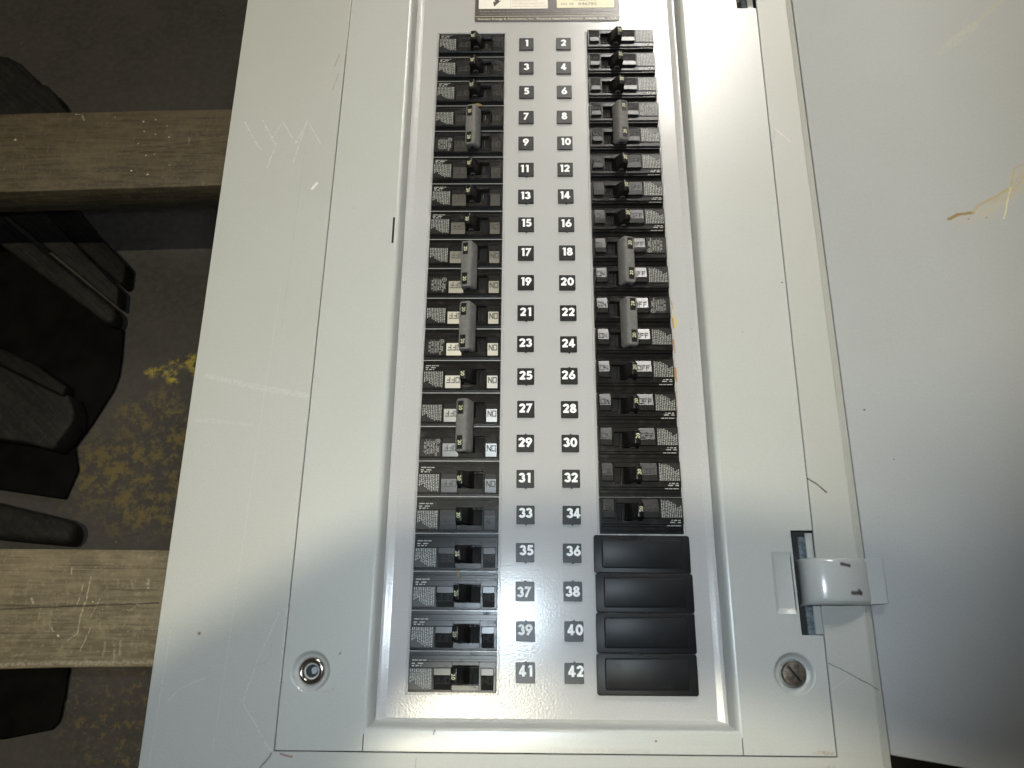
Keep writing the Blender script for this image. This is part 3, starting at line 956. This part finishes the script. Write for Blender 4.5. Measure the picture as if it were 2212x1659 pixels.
def digit(bm, ch, ox, oy, h, z):
    """heavy geometric numerals; height h, drawn from strokes"""
    s = h
    wd = 0.235 * h
    e = 0.00004

    def P(pts):
        return [(ox + x * s, oy + y * s) for x, y in pts]
    hw = 0.1175
    if ch == '0':
        ribbon(bm, P(arc(0.36, 0.5, 0.36 - hw, 0.5 - hw, 0, 360, 28)[:-1]), wd, z, True)
    elif ch == '1':
        vs = [bm.verts.new((p[0], p[1], z)) for p in P([(0.24, 0), (0.48, 0), (0.48, 1.0), (0.20, 1.0), (0.08, 0.80), (0.24, 0.80)])]
        bm.faces.new(vs)
    elif ch == '2':
        ribbon(bm, P(arc(0.33, 0.68, 0.22, 0.2, 175, -25, 14) + [(0.235, 0.16)]), wd, z)
        ribbon(bm, P([(0.04, hw), (0.63, hw)]), wd, z + e)
        ribbon(bm, P([(0.50, 0.56), (0.16, 0.10)]), wd, z + 2 * e)
    elif ch == '3':
        ribbon(bm, P(arc(0.30, 0.71, 0.20, 0.175, 170, -90, 16)), wd * 0.95, z)
        ribbon(bm, P(arc(0.30, 0.31, 0.235, 0.195, 90, -165, 16)), wd, z + e)
    elif ch == '4':
        ribbon(bm, P([(0.42, 0), (0.42, 1.0)]), wd, z)
        ribbon(bm, P([(0.0, 0.28), (0.68, 0.28)]), wd * 0.85, z + e)
        ribbon(bm, P([(0.40, 0.92), (0.09, 0.34)]), wd * 0.8, z + 2 * e)
    elif ch == '5':
        ribbon(bm, P([(0.12, 1 - hw), (0.58, 1 - hw)]), wd, z)
        ribbon(bm, P([(0.20, 0.95), (0.14, 0.46)]), wd * 0.85, z + e)
        ribbon(bm, P(arc(0.30, 0.335, 0.24, 0.225, 130, -150, 16)), wd, z + 2 * e)
    elif ch == '6':
        ribbon(bm, P(arc(0.36, 0.335, 0.235, 0.215, 0, 360, 24)[:-1]), wd, z, True)
        ribbon(bm, P([(0.15, 0.42), (0.50, 0.98)]), wd, z + e)
    elif ch == '7':
        vs = [bm.verts.new((p[0], p[1], z)) for p in P([(0.03, 1.0), (0.03, 0.78), (0.36, 0.78), (0.02, 0.06), (0.24, -0.04), (0.68, 1.0)])]
        bm.faces.new(vs)
    elif ch == '8':
        ribbon(bm, P(arc(0.34, 0.735, 0.185, 0.155, 0, 360, 20)[:-1]), wd * 0.92, z, True)
        ribbon(bm, P(arc(0.34, 0.29, 0.23, 0.18, 0, 360, 20)[:-1]), wd, z + e, True)
    elif ch == '9':
        ribbon(bm, P(arc(0.34, 0.665, 0.235, 0.215, 0, 360, 24)[:-1]), wd, z, True)
        ribbon(bm, P([(0.55, 0.58), (0.20, 0.02)]), wd, z + e)


DW = {'0': 0.72, '1': 0.50, '2': 0.66, '3': 0.62, '4': 0.70, '5': 0.62, '6': 0.72, '7': 0.68, '8': 0.68, '9': 0.70}


def number_mesh(s, h, z):
    bm = bmesh.new()
    gap = 0.07
    tot = sum(DW[c] for c in s) + gap * (len(s) - 1)
    x = -tot / 2
    for c in s:
        digit(bm, c, x * h, -h / 2, h, z)
        x += DW[c] + gap
    bmesh.ops.recalc_face_normals(bm, faces=bm.faces[:])
    for f in bm.faces:
        if f.normal.z < 0:
            f.normal_flip()
    me = bpy.data.meshes.new("numeral")
    bm.to_mesh(me)
    bm.free()
    return me


# ------------------------------------------------------------------ number tags
bm = bmesh.new()
prism(bm, rrect(-0.00625, 0.00625, -0.00635, 0.00635, 0.0006, 3), 0.0002, 0.0016)
me_tag = mesh_of("number_tag", bm, 0.0003, 1)
me_tag.materials.append(M_TAG)
bm = bmesh.new()
prism(bm, [(-0.0009, 0.0062), (0.0009, 0.0062), (0.0004, 0.0072), (-0.0004, 0.0072)], 0.0002, 0.0011)
me_nub = mesh_of("moulding_nub", bm)
me_nub.materials.append(M_TAG)
NUB_B = {11, 13, 14, 15, 16, 21, 23, 24, 25, 31, 32, 33, 34, 35, 36}
NUB_T = {26, 29, 30, 37, 38, 39, 40, 41, 42}
XOFF = {34: 0.0013, 35: 0.0009, 36: 0.0010, 40: 0.0009, 42: 0.0011, 41: 0.0003, 11: -0.0014, 13: -0.0006, 12: -0.0007, 14: -0.0007, 16: -0.0003,
        31: -0.0004, 37: -0.0004, 10: 0.0005, 1: 0.0, 26: -0.0004}
YOFF = {10: 0.0010, 11: 0.0006, 15: 0.0012, 35: 0.0015, 36: 0.0014, 33: 0.0013, 34: 0.0013, 37: -0.0004, 38: 0.0, 40: 0.0010, 42: 0.0013, 41: 0.0012, 39: 0.0010}
for n in range(1, 43):
    row = (n - 1) // 2
    y = (10 - row) * 0.0254
    x = -0.01565 if n % 2 else 0.01615
    t = link("number_tag", me_tag, panel, None, (x + random.uniform(-1, 1) * 0.0002, y + random.uniform(-1, 1) * 0.0002, PZ))
    nm = number_mesh(str(n), 0.0069, 0.00175)
    link("numeral", nm, t, M_WHITE, (XOFF.get(n, 0.0), YOFF.get(n, 0.0007), 0.0))
    if n in NUB_B:
        link("moulding_nub", me_nub, t, None, (0.0004, 0, 0), math.pi)
    if n in NUB_T:
        link("moulding_nub", me_nub, t, None, (0.0003, 0, 0))

# ------------------------------------------------------------------ breakers (right-hand orientation, origin at the inner edge)
H2 = 0.0127
Z_FL, Z_LE, Z_PL, Z_LB = 0.0003, 0.0036, 0.0048, 0.0054
SX0, SX1 = 0.0116, 0.0290            # toggle slot
SY0, SY1 = -H2 + 0.0085, -H2 + 0.0205


def body(bm, yc=0.0):
    b = -H2 + yc
    box(bm, 0.0004, WB - 0.0004, b + 0.0003, b + 2 * H2 - 0.0003, -0.0012, Z_FL)
    # middle ledge
    box(bm, 0.0008, WB - 0.0010, b + 0.0048, b + 0.0064, Z_FL - 0.0002, Z_LE)
    # raised platform round the toggle slot
    y0, y1 = b + 0.0064, b + 0.0246
    s0, s1 = SY0 + yc, SY1 + yc
    box(bm, 0.0008, SX0, y0, y1, Z_FL - 0.0002, Z_PL)
    box(bm, SX1, WB - 0.0010, y0, y1, Z_FL - 0.0002, Z_PL)
    box(bm, SX0, SX1, y0, s0, Z_FL - 0.0002, Z_PL)
    box(bm, SX0, SX1, s1, y1, Z_FL - 0.0002, Z_PL)
    # thin rails framing windows and label
    box(bm, 0.0010, WB - 0.0012, b + 0.0098, b + 0.0102, Z_PL - 0.0001, Z_PL + 0.0003)
    box(bm, 0.0010, WB - 0.0012, b + 0.0236, b + 0.0241, Z_PL - 0.0001, Z_PL + 0.0003)
    box(bm, 0.0104, 0.0110, b + 0.0102, b + 0.0236, Z_PL - 0.0001, Z_PL + 0.0004)
    box(bm, 0.0408, 0.0413, b + 0.0102, b + 0.0236, Z_PL - 0.0001, Z_PL + 0.0004)
    # edge strip along the low flange
    box(bm, 0.0006, WB - 0.0006, b + 0.0022, b + 0.0027, Z_FL - 0.0001, Z_FL + 0.0005)


def window(bm, x0, x1, yc=0.0):
    """a flat strip and a lettered facet sloping away from it"""
    b = -H2 + yc
    ya, ym, yz = b + 0.0103, b + 0.0144, b + 0.0235
    za, zm, ze = Z_PL + 0.0022, Z_PL + 0.0022, Z_PL + 0.0001
    ring = []
    for y, z in ((ya, Z_PL - 0.0002), (ya, za), (ym, zm), (yz, ze), (yz, Z_PL - 0.0002)):
        ring.append((bm.verts.new((x0, y, z)), bm.verts.new((x1, y, z))))
    for i in range(4):
        bm.faces.new((ring[i][0], ring[i][1], ring[i + 1][1], ring[i + 1][0]))
    bm.faces.new([r[0] for r in ring])
    bm.faces.new([r[1] for r in reversed(ring)])


def strokes_letter(bm, ch, x, y, wl, hl, th, zf, hgt):
    segs = {'O': [(0, 0, 0, 1), (0, 1, 1, 1), (1, 1, 1, 0), (1, 0, 0, 0)], 'N': [(0, 0, 0, 1), (0, 1, 1, 0), (1, 0, 1, 1)],
            'F': [(0, 0, 0, 1), (0, 1, 1, 1), (0, 0.5, 0.75, 0.5)]}[ch]
    for a, b, c, d in segs:
        p = Vector((x + a * wl, y + b * hl))
        q = Vector((x + c * wl, y + d * hl))
        t = (q - p).normalized() * (th * 0.5)
        nn = Vector((-t.y, t.x))
        poly = [p - t - nn, q + t - nn, q + t + nn, p - t + nn]
        low = [bm.verts.new((u.x, u.y, zf(u.y) - 0.0002)) for u in poly]
        top = [bm.verts.new((u.x * 0.8 + (p.x + q.x) * 0.1, u.y * 0.96 + (p.y + q.y) * 0.02, zf(u.y) + hgt)) for u in poly]
        bm.faces.new(top)
        for i in range(4):
            j = (i + 1) % 4
            bm.faces.new((low[i], low[j], top[j], top[i]))


def letters(bm, word, xs, wl, yc=0.0):
    b = -H2 + yc
    sl = (0.0001 - 0.0022) / (0.0235 - 0.0144)
    zf = lambda y: Z_PL + 0.0022 + sl * (y - b - 0.0144)
    for ch, x in zip(word, xs):
        strokes_letter(bm, ch, x, b + 0.0158, wl, 0.0036, 0.00075, zf, 0.0003)


TPROF = [(0.0178, 0.0006), (0.0186, Z_PL), (0.0246, 0.0139), (0.0254, 0.0144), (0.0289, 0.0135), (0.0292, 0.0126), (0.0284, 0.0006)]


def toggle(bm, yc=0.0):
    y0, y1 = SY0 + yc + 0.0003, SY1 + yc - 0.0003
    n = len(TPROF)
    rows = []
    for y, k in ((y0, 1), (y1, -1)):
        rows.append([bm.verts.new((x, y + k * 0.0009 * max(0.0, (z - Z_PL) / 0.008), z)) for x, z in TPROF])
    bm.faces.new(rows[0])
    bm.faces.new(list(reversed(rows[1])))
    for i in range(n):
        j = (i + 1) % n
        bm.faces.new((rows[0][j], rows[0][i], rows[1][i], rows[1][j]))
    # inner rocker lip that shows in the open part of the slot
    box(bm, 0.0158, 0.0164, SY0 + yc + 0.0002, SY1 + yc - 0.0002, 0.0004, 0.0022)


def toggle_eye(bm, yc=0.0):
    """round tie hole in both ends of the toggle, as a shallow ring"""
    for y, k in ((SY0 + yc + 0.00045, -1), (SY1 + yc - 0.00045, 1)):
        n = 16
        cx, cz = 0.0246, 0.0054
        o_ = [bm.verts.new((cx + 0.0021 * math.cos(2 * math.pi * i / n), y + k * 0.00025 - k * 0.0004 * 0, cz + 0.0021 * math.sin(2 * math.pi * i / n))) for i in range(n)]
        i_ = [bm.verts.new((cx + 0.0015 * math.cos(2 * math.pi * i / n), y + k * 0.0005, cz + 0.0015 * math.sin(2 * math.pi * i / n))) for i in range(n)]
        for a in range(n):
            c = (a + 1) % n
            bm.faces.new((o_[a], o_[c], i_[c], i_[a]))


random.seed(11)


def print_block(bm, yc=0.0):
    """the small print of the trip label: lines running along y, ragged at one end"""
    z = Z_LB + 0.00012
    b = -H2 + yc
    y0, y1 = b + 0.0108, b + 0.0229
    xs = [0.0424, 0.0436] + [0.0455 + 0.00122 * i for i in range(9)]
    ends = [1.0, 0.98, 0.97, 0.98, 0.94, 0.89, 0.84, 0.79, 0.60, 0.66, 0.72]
    for i, x in enumerate(xs):
        yy = y0
        top = lerp(y0, y1, ends[i])
        while yy < top - 0.0006:
            ln = random.uniform(0.0006, 0.0024)
            e = min(yy + ln, top)
            v = [bm.verts.new(c) for c in ((x, yy, z), (x + 0.00056, yy, z), (x + 0.00056, e, z), (x, e, z))]
            bm.faces.new(v)
            yy = e + random.uniform(0.0003, 0.0006)
    v = [bm.verts.new(c) for c in ((0.04475, y0, z), (0.04495, y0, z), (0.04495, y1, z), (0.04475, y1, z))]
    bm.faces.new(v)


def wire_print(bm, yc=0.0):
    """two or three tiny lines on the ledge below the label (upside down here)"""
    b = -H2 + yc
    for y, segs, z in ((b + 0.0086, [(0.0535, 0.0550), (0.0505, 0.0527), (0.0488, 0.0496)], Z_PL + 0.00012),
                       (b + 0.0072, [(0.0530, 0.0552), (0.0478, 0.0512)], Z_PL + 0.00012),
                       (b + 0.0052, [(0.0515, 0.0552), (0.0485, 0.0509), (0.0458, 0.0480)], Z_LE + 0.00012)):
        for x0, x1 in segs:
            v = [bm.verts.new(c) for c in ((x0, y, z), (x1, y, z), (x1, y + 0.0007, z), (x0, y + 0.0007, z))]
            bm.faces.new(v)


def plate(bm, yc=0.0):
    b = -H2 + yc
    box(bm, 0.0414, 0.0566, b + 0.0103, b + 0.0235, Z_PL - 0.0002, Z_LB)


def shared(fn, name, mat, bevel=0.0, segs=1, smooth=False, poles=(0.0,), **kw):
    bm = bmesh.new()
    for p in poles:
        fn(bm, p, **kw) if kw else fn(bm, p)
    me = mesh_of(name, bm, bevel, segs, smooth)
    me.materials.append(mat)
    return me


ME = {}
ME['body1'] = shared(body, "breaker_case", M_BLACK, 0.00015)
ME['body2'] = shared(body, "breaker_case", M_BLACK, 0.00015, poles=(-0.0127, 0.0127))
ME['toggle'] = shared(toggle, "toggle", M_TOGGLE, 0.0003, 2, True)
ME['toggle2'] = ME['toggle'].copy()
ME['toggle2'].transform(Matrix.Diagonal((1, 1, 0.80, 1)))
ME['eye'] = shared(toggle_eye, "toggle_eye", M_TIE)
ME['plate'] = shared(plate, "label_plate", M_LABEL, 0.0002)
ME['print'] = shared(print_block, "label_print", M_PRINT)
ME['wire'] = shared(wire_print, "wire_print", M_PRINT)
bm = bmesh.new()
window(bm, 0.0022, 0.0102)
ME['on'] = mesh_of("on_window", bm, 0.0002, 1)
ME['on'].materials.append(M_GLOSS)
bm = bmesh.new()
window(bm, 0.0292, 0.0406)
ME['off'] = mesh_of("off_window", bm, 0.0002, 1)
ME['off'].materials.append(M_GLOSS)
bm = bmesh.new()
letters(bm, "ON", (0.0032, 0.0065), 0.0024)
ME['on_l'] = mesh_of("on_lettering", bm)
ME['on_l'].materials.append(M_EMBOSS)
bm = bmesh.new()
letters(bm, "OFF", (0.0302, 0.0336, 0.0370), 0.0023)
ME['off_l'] = mesh_of("off_lettering", bm)
ME['off_l'].materials.append(M_EMBOSS)
bm = bmesh.new()
box(bm, SX0 + 0.0003, SX1 - 0.0003, SY0 + 0.0003, SY1 - 0.0003, 0.00045, 0.00065)
ME['slot'] = mesh_of("toggle_slot", bm)
ME['slot'].materials.append(M_HOLE)

me20 = text_mesh("20", 0.0038, offset=0.00006, name="amp_number")
me20.materials.append(M_AMP)
me20.transform(Matrix.Rotation(math.radians(90), 4, 'Z'))
# lay it on the sloping tip of the toggle
tipn = math.atan2(0.0144 - 0.0135, 0.0289 - 0.0254)
me20.transform(Matrix.Translation((0.02735, (SY0 + SY1) / 2 + 0.0006, 0.01392 + 0.00016)) @ Matrix.Rotation(tipn, 4, 'Y'))
ME['20'] = me20


def join_text(items, name, mat, z):
    bm = bmesh.new()
    for me, x, y, rot in items:
        me.transform(Matrix.Translation((x, y, z)) @ Matrix.Rotation(rot, 4, 'Z'))
        bm.from_mesh(me)
        bpy.data.meshes.remove(me)
    me = bpy.data.meshes.new(name)
    bm.to_mesh(me)
    bm.free()
    me.materials.append(mat)
    return me


R90 = math.radians(90)
zt = Z_LB + 0.00012
ulx = [("Listed", 0.0434, 0.0168), ("HACR Type", 0.0448, 0.0178), ("USE 60/75°C", 0.0468, 0.0155), ("CU/AL WIRE", 0.0484, 0.0155), ("AWG   12-10", 0.0508, 0.0155), ("IN. LBS.  25", 0.0530, 0.0155)]
its = [(text_mesh(s, 0.00165, offset=0.00003), x, -H2 + y + 0.0013, R90) for s, x, y in ulx]
its.append((text_mesh("UL", 0.0015, offset=0.00004), 0.0440, -H2 + 0.0124, R90 * 1.3))
ME['ul'] = join_text(its, "listing_print", M_PRINT, zt)
bm = bmesh.new()
bm.from_mesh(ME['ul'])
ribbon(bm, arc(0.0440, -H2 + 0.0124, 0.00155, 0.00155, 0, 360, 24)[:-1], 0.0003, zt + 0.00002, True)
for x in (0.0496, 0.0519):
    vv = [bm.verts.new(c) for c in ((x, -H2 + 0.011, zt), (x + 0.00016, -H2 + 0.011, zt), (x + 0.00016, -H2 + 0.0225, zt), (x, -H2 + 0.0225, zt))]
    bm.faces.new(vv)
bm.to_mesh(ME['ul'])
bm.free()


# handle tie: a grey shell over both toggles, the tips showing through it
def tie_mesh():
    bm = bmesh.new()
    prof = [(0.0190, 0.0060), (0.0226, 0.0122), (0.0236, 0.0129), (0.0246, 0.0131), (0.0308, 0.0118), (0.0312, 0.0110), (0.0304, 0.0060)]
    y0, y1 = -0.0127 + SY0 - 0.0006, 0.0127 + SY1 + 0.0006
    rows = []
    for y in (y0, y0 + 0.0016, y1 - 0.0016, y1):
        inn = 1.0 if y in (y0, y1) else 0.0
        rows.append([bm.verts.new((lerp(x, 0.0262, 0.16 * inn), y, z - 0.0006 * inn)) for x, z in prof])
    for k in range(3):
        for i in range(len(prof)):
            j = (i + 1) % len(prof)
            bm.faces.new((rows[k][i], rows[k][j], rows[k + 1][j], rows[k + 1][i]))
    bm.faces.new(rows[0])
    bm.faces.new(list(reversed(rows[-1])))
    me = mesh_of("handle_tie", bm, 0.0003, 2, True)
    me.materials.append(M_TIE)
    return me


ME['tie'] = tie_mesh()
# toggle tips as seen through the tie
bm = bmesh.new()
xa, xb = 0.0260, 0.0300
za = lambda x: lerp(0.0131, 0.0118, (x - 0.0246) / (0.0308 - 0.0246))
ylo, yhi = SY0 + 0.0014, SY1 - 0.0008
vs = [bm.verts.new((x, y, za(x) + dz)) for dz in (-0.0006, 0.00012) for x, y in ((xa, ylo), (xb, ylo), (xb, yhi), (xa, yhi))]
for f in ((4, 5, 6, 7), (0, 1, 5, 4), (1, 2, 6, 5), (2, 3, 7, 6), (3, 0, 4, 7)):
    bm.faces.new([vs[i] for i in f])
ME['tip'] = mesh_of("toggle_tip", bm)
ME['tip'].materials.append(M_TOGGLE)
bm = bmesh.new()
n = 18
cx, cz, yy = 0.0254, 0.0076, -0.0127 + SY0 - 0.00075
ctr = [bm.verts.new((cx + 0.0019 * math.cos(2 * math.pi * i / n), yy, cz + 0.0017 * math.sin(2 * math.pi * i / n))) for i in range(n)]
bm.faces.new(ctr)
yy2 = 0.0127 + SY1 + 0.00075
ctr = [bm.verts.new((cx + 0.0019 * math.cos(2 * math.pi * i / n), yy2, cz + 0.0017 * math.sin(2 * math.pi * i / n))) for i in range(n)]
bm.faces.new(ctr)
ME['tiehole'] = mesh_of("tie_hole", bm)
ME['tiehole'].materials.append(M_HOLE)
me20t = ME['20'].copy()
me20t.transform(Matrix.Translation((0.0007, 0, -0.0012)))
ME['20t'] = me20t


def single(x, y, rot):
    o = link("circuit_breaker", ME['body1'], panel, None, (x, y, PZ), rot)
    for nm, k in (("toggle_slot", 'slot'), ("on_window", 'on'), ("off_window", 'off'), ("on_lettering", 'on_l'), ("off_lettering", 'off_l'),
                  ("label_plate", 'plate'), ("label_print", 'print'), ("wire_print", 'wire'), ("toggle", 'toggle'), ("toggle_eye", 'eye'), ("amp_number", '20')):
        link(nm, ME[k], o)
    return o


def double(x, y, rot):
    o = link("two_pole_breaker", ME['body2'], panel, None, (x, y, PZ), rot)
    for p in (-0.0127, 0.0127):
        for nm, k in (("toggle_slot", 'slot'), ("on_window", 'on'), ("off_window", 'off'), ("on_lettering", 'on_l'), ("off_lettering", 'off_l'),
                      ("label_plate", 'plate'), ("toggle", 'toggle2'), ("toggle_tip", 'tip'), ("amp_number", '20t')):
            link(nm, ME[k], o, None, (0, p, 0))
        if p < 0:
            link("label_print", ME['print'], o, None, (0, p, 0))
        else:
            link("listing_print", ME['ul'], o, None, (0, p, 0))
    t = link("handle_tie", ME['tie'], o)
    link("tie_hole", ME['tiehole'], o)
    return o


LEFT2 = {7, 17, 21, 27}
RIGHT2 = {8, 18, 22}
n = 1
while n <= 41:
    y = (10 - (n - 1) // 2) * 0.0254
    if n in LEFT2:
        double(xl(y), y - 0.0127, math.pi)
        n += 4
    else:
        single(xl(y), y, math.pi)
        n += 2
n = 2
while n <= 34:
    y = (10 - (n - 1) // 2) * 0.0254
    if n in RIGHT2:
        double(xr(y), y - 0.0127, 0.0)
        n += 4
    else:
        single(xr(y), y, 0.0)
        n += 2

# filler plates
bm = bmesh.new()
prism(bm, rrect(0, 0.0646, -0.01258, 0.01258, 0.0016, 4), 0.0002, 0.0026)
me_fp = mesh_of("filler_plate", bm, 0.0004, 2, True)
me_fp.materials.append(M_FILLER)
bm = bmesh.new()
prism(bm, rrect(0.0058, 0.0590, -0.0089, 0.0094, 0.0010, 3), 0.0024, 0.0034)
me_fc = mesh_of("filler_pad", bm, 0.0004, 2, True)
me_fc.materials.append(M_FILLER)
bm = bmesh.new()
prism(bm, rrect(0.0052, 0.0596, -0.0095, 0.0100, 0.0014, 3), 0.00255, 0.00268)
me_fg = mesh_of("filler_groove", bm)
me_fg.materials.append(M_HOLE)
for k, (dx, dr) in enumerate(((0.0, -0.006), (0.0008, -0.002), (0.0006, 0.0), (0.0004, 0.001))):
    y = (10 - 17 - k) * 0.0254
    f = link("filler_plate", me_fp, panel, None, (0.0307 + dx - 0.0002 * k, y - 0.0006, PZ), dr)
    link("filler_groove", me_fg, f)
    link("filler_pad", me_fc, f)

# ------------------------------------------------------------------ nameplate at the top
bm = bmesh.new()
prism(bm, rrect(-0.0610, 0.0657, 0.2795, 0.3680, 0.0020, 4), 0.0002, 0.0010)
npl = part("nameplate", mesh_of("nameplate", bm, 0.0002), M_NAMEPLATE)
Zn = 0.0011
bm = bmesh.new()
prism(bm, rrect(-0.0578, 0.0032, 0.2932, 0.3620, 0.0008, 3), Zn, Zn + 0.0001)
part("warning_sticker", mesh_of("warning_sticker", bm), M_PAPER, npl)
bm = bmesh.new()
prism(bm, rrect(0.0110, 0.0616, 0.2938, 0.3620, 0.0008, 3), Zn, Zn + 0.0001)
part("number_sticker", mesh_of("number_sticker", bm), M_CREAM, npl)
bm = bmesh.new()
box(bm, -0.0605, 0.0652, 0.2846, 0.2850, Zn, Zn + 0.0001)
box(bm, -0.0300, -0.0296, 0.2935, 0.3615, Zn + 0.00012, Zn + 0.0002)
part("ruled_line", mesh_of("ruled_line", bm), M_PLATETXT, npl)


def fit_text(s, x0, x1, y, size, mat, z, parent, offset=0.0, name="printed_text"):
    me = text_mesh(s, size, align='LEFT', offset=offset, name=name)
    xsm = [v.co.x for v in me.vertices]
    sc = (x1 - x0) / (max(xsm) - min(xsm))
    me.transform(Matrix.Translation((x0, y, z)) @ Matrix.Diagonal((sc, 1, 1, 1)) @ Matrix.Translation((-min(xsm), 0, 0)))
    part(name, me, mat, parent)


fit_text("Siemens Energy & Automation, Inc.  Electrical Apparatus Division  Atlanta, GA.  U.S.A.", -0.0585, 0.0638, 0.2818, 0.0026, M_PLATETXT, Zn + 0.0001, npl, 0.00005)
fit_text("Breaker handle in intermediate position indicates tripped. To reset, move handle to extreme", -0.0568, 0.0620, 0.2903, 0.0026, M_PLATEDIM, Zn + 0.0001, npl, 0.00003)
fit_text("off position, then on. Short circuit information is located on rear of this cover.", -0.0568, 0.0455, 0.2873, 0.0025, M_PLATEDIM, Zn + 0.0001, npl, 0.00003)
for s, y, x1 in (("Keep Out.", 0.3050, -0.0200), ("Qualified Personnel only.", 0.3021, -0.0057), ("Lock off power supplying this", 0.2992, 0.0000), ("equipment before working inside.", 0.2960, 0.0022)):
    fit_text(s, -0.0283, x1, y, 0.0025, M_RED, Zn + 0.0002, npl)
fit_text("PANELBOARD", 0.0250, 0.0465, 0.3028, 0.0034, M_STAMP, Zn + 0.0002, npl, 0.00004)
fit_text("NO. FB", 0.0147, 0.0258, 0.2978, 0.0034, M_STAMP, Zn + 0.0002, npl, 0.00004)
fit_text("846782", 0.0300, 0.0462, 0.2980, 0.0042, M_STAMP, Zn + 0.0002, npl, 0.00004)
# the lower point of the warning bolt
bm = bmesh.new()
zz = Zn + 0.00015
prism(bm, [(-0.0440, 0.3200), (-0.0395, 0.3120), (-0.0425, 0.3105), (-0.0398, 0.3020), (-0.0378, 0.3028), (-0.0443, 0.2955), (-0.0452, 0.3010), (-0.0432, 0.3010), (-0.0455, 0.3078), (-0.0432, 0.3088), (-0.0470, 0.3150), (-0.0500, 0.3200)][::-1], zz, zz + 0.0001)
part("warning_bolt", mesh_of("warning_bolt", bm), M_NAMEPLATE, npl)

# ------------------------------------------------------------------ hinges and door
def hinge(s, dx):
    # slot floor plates
    bm = bmesh.new()
    box(bm, 0.1682 + dx, 0.1750 + dx, SL_B + s - 0.004, SL_T + s - 0.003, 0.0006, 0.0028)
    h = part("hinge", mesh_of("hinge_plate", bm, 0.0003), M_GALV)
    bm = bmesh.new()
    box(bm, 0.1716 + dx, 0.1765 + dx, SL_B + s + 0.0006, SL_T + s - 0.0012, 0.0062, 0.0078)
    part("hinge_ledge", mesh_of("hinge_ledge", bm, 0.0003), M_FRAME, h, (0, 0, 0))
    # curved strap from the slot over the trim to the door
    prof = [(0.1640, 0.0040), (0.1643, 0.0100), (0.1655, 0.0160), (0.1685, 0.0200), (0.1730, 0.0228), (0.1790, 0.0243), (0.1850, 0.0243), (0.1915, 0.0228), (0.1970, 0.0205), (0.2015, 0.0178), (0.2045, 0.0152), (0.2058, 0.0138)]
    y0, y1 = -0.2115 + s, -0.1820 + s
    bm = bmesh.new()
    rows = []
    cuts = [(0.0, 0.0035), (0.0006, 0.0018), (0.0020, 0.0005), (0.0040, 0.0)]
    ys = [(y0 + a, d) for a, d in cuts] + [(y1 - a, d) for a, d in reversed(cuts)]
    inner = [(lerp(x, 0.1840, 0.09), z - 0.0018) for x, z in prof]
    loop = prof + list(reversed(inner))
    for y, d in ys:
        rows.append([bm.verts.new((x + dx + 0.0013, y, z - d)) for x, z in loop])
    nl = len(loop)
    for k in range(len(rows) - 1):
        for i in range(nl):
            j = (i + 1) % nl
            bm.faces.new((rows[k][i], rows[k][j], rows[k + 1][j], rows[k + 1][i]))
    for rw, fl in ((rows[0], 1), (rows[-1], -1)):
        for i in range(len(prof) - 1):
            q = [rw[i], rw[i + 1], rw[nl - 2 - i], rw[nl - 1 - i]]
            bm.faces.new(q if fl > 0 else q[::-1])
    part("hinge_strap", mesh_of("hinge_strap", bm, 0, 1, True, 60), M_HINGE, h)
    bm = bmesh.new()
    a = [(0.2048 + dx, y0 + 0.0006), (0.2172 + dx, y0 + 0.0012), (0.2172 + dx, y1 + 0.0006), (0.2048 + dx, y1)]
    prism(bm, a, 0.0, 0.0012, lambda p: 0.0120 + (p[0] - dx - 0.2048) * 0.16)
    part("hinge_leaf", mesh_of("hinge_leaf", bm, 0.0002), M_DOOR, h)
    return h


hinge(0.0, 0.0)
hinge(SHIFT, 0.004)

# door: a shallow pan swung open, its inside facing up
bm = bmesh.new()
TILT = 0.16
dz = lambda p: 0.0085 + (p[0] - 0.209) * TILT
x_b, x_t = X(ER, -0.2992) + 0.0065, X(ER, YT) + 0.0065
poly = [(x_b, -0.2992), (0.2450, -0.3046), (0.60, -0.352), (0.60, YT - 0.02), (x_t, YT - 0.02)]
prism(bm, poly, -0.0150, 0.0, dz)
door = part("panel_door", mesh_of("panel_door", bm, 0.0012, 2, True), M_DOOR)


# ------------------------------------------------------------------ small debris
def chip(name, loc, pts, rot, label):
    bm = bmesh.new()
    prism(bm, pts, 0.0, 0.0009)
    for v in bm.verts:
        v.co.z += random.uniform(0, 0.0006)
    o = link(name, mesh_of(name, bm, 0.0002), None, M_CHIP, loc, rot)
    tag(o, label, "wood chip")


chip("wood_chip", (-0.0602, -0.1935, Z_FL + 0.0006), [(-0.0007, -0.0035), (0.0008, -0.0038), (0.0010, 0.0010), (0.0004, 0.0040), (-0.0008, 0.0036)], math.radians(12), "tan splinter of wood lying between breakers 35 and 37")
chip("wood_chip", (-0.0567, 0.1897, Z_FL + 0.0010), [(-0.0052, -0.0012), (0.0050, -0.0012), (0.0028, 0.0012), (0.0002, 0.0022), (-0.0028, 0.0008)], 0.0, "tan mound-shaped flake of wood stuck below breaker 5")
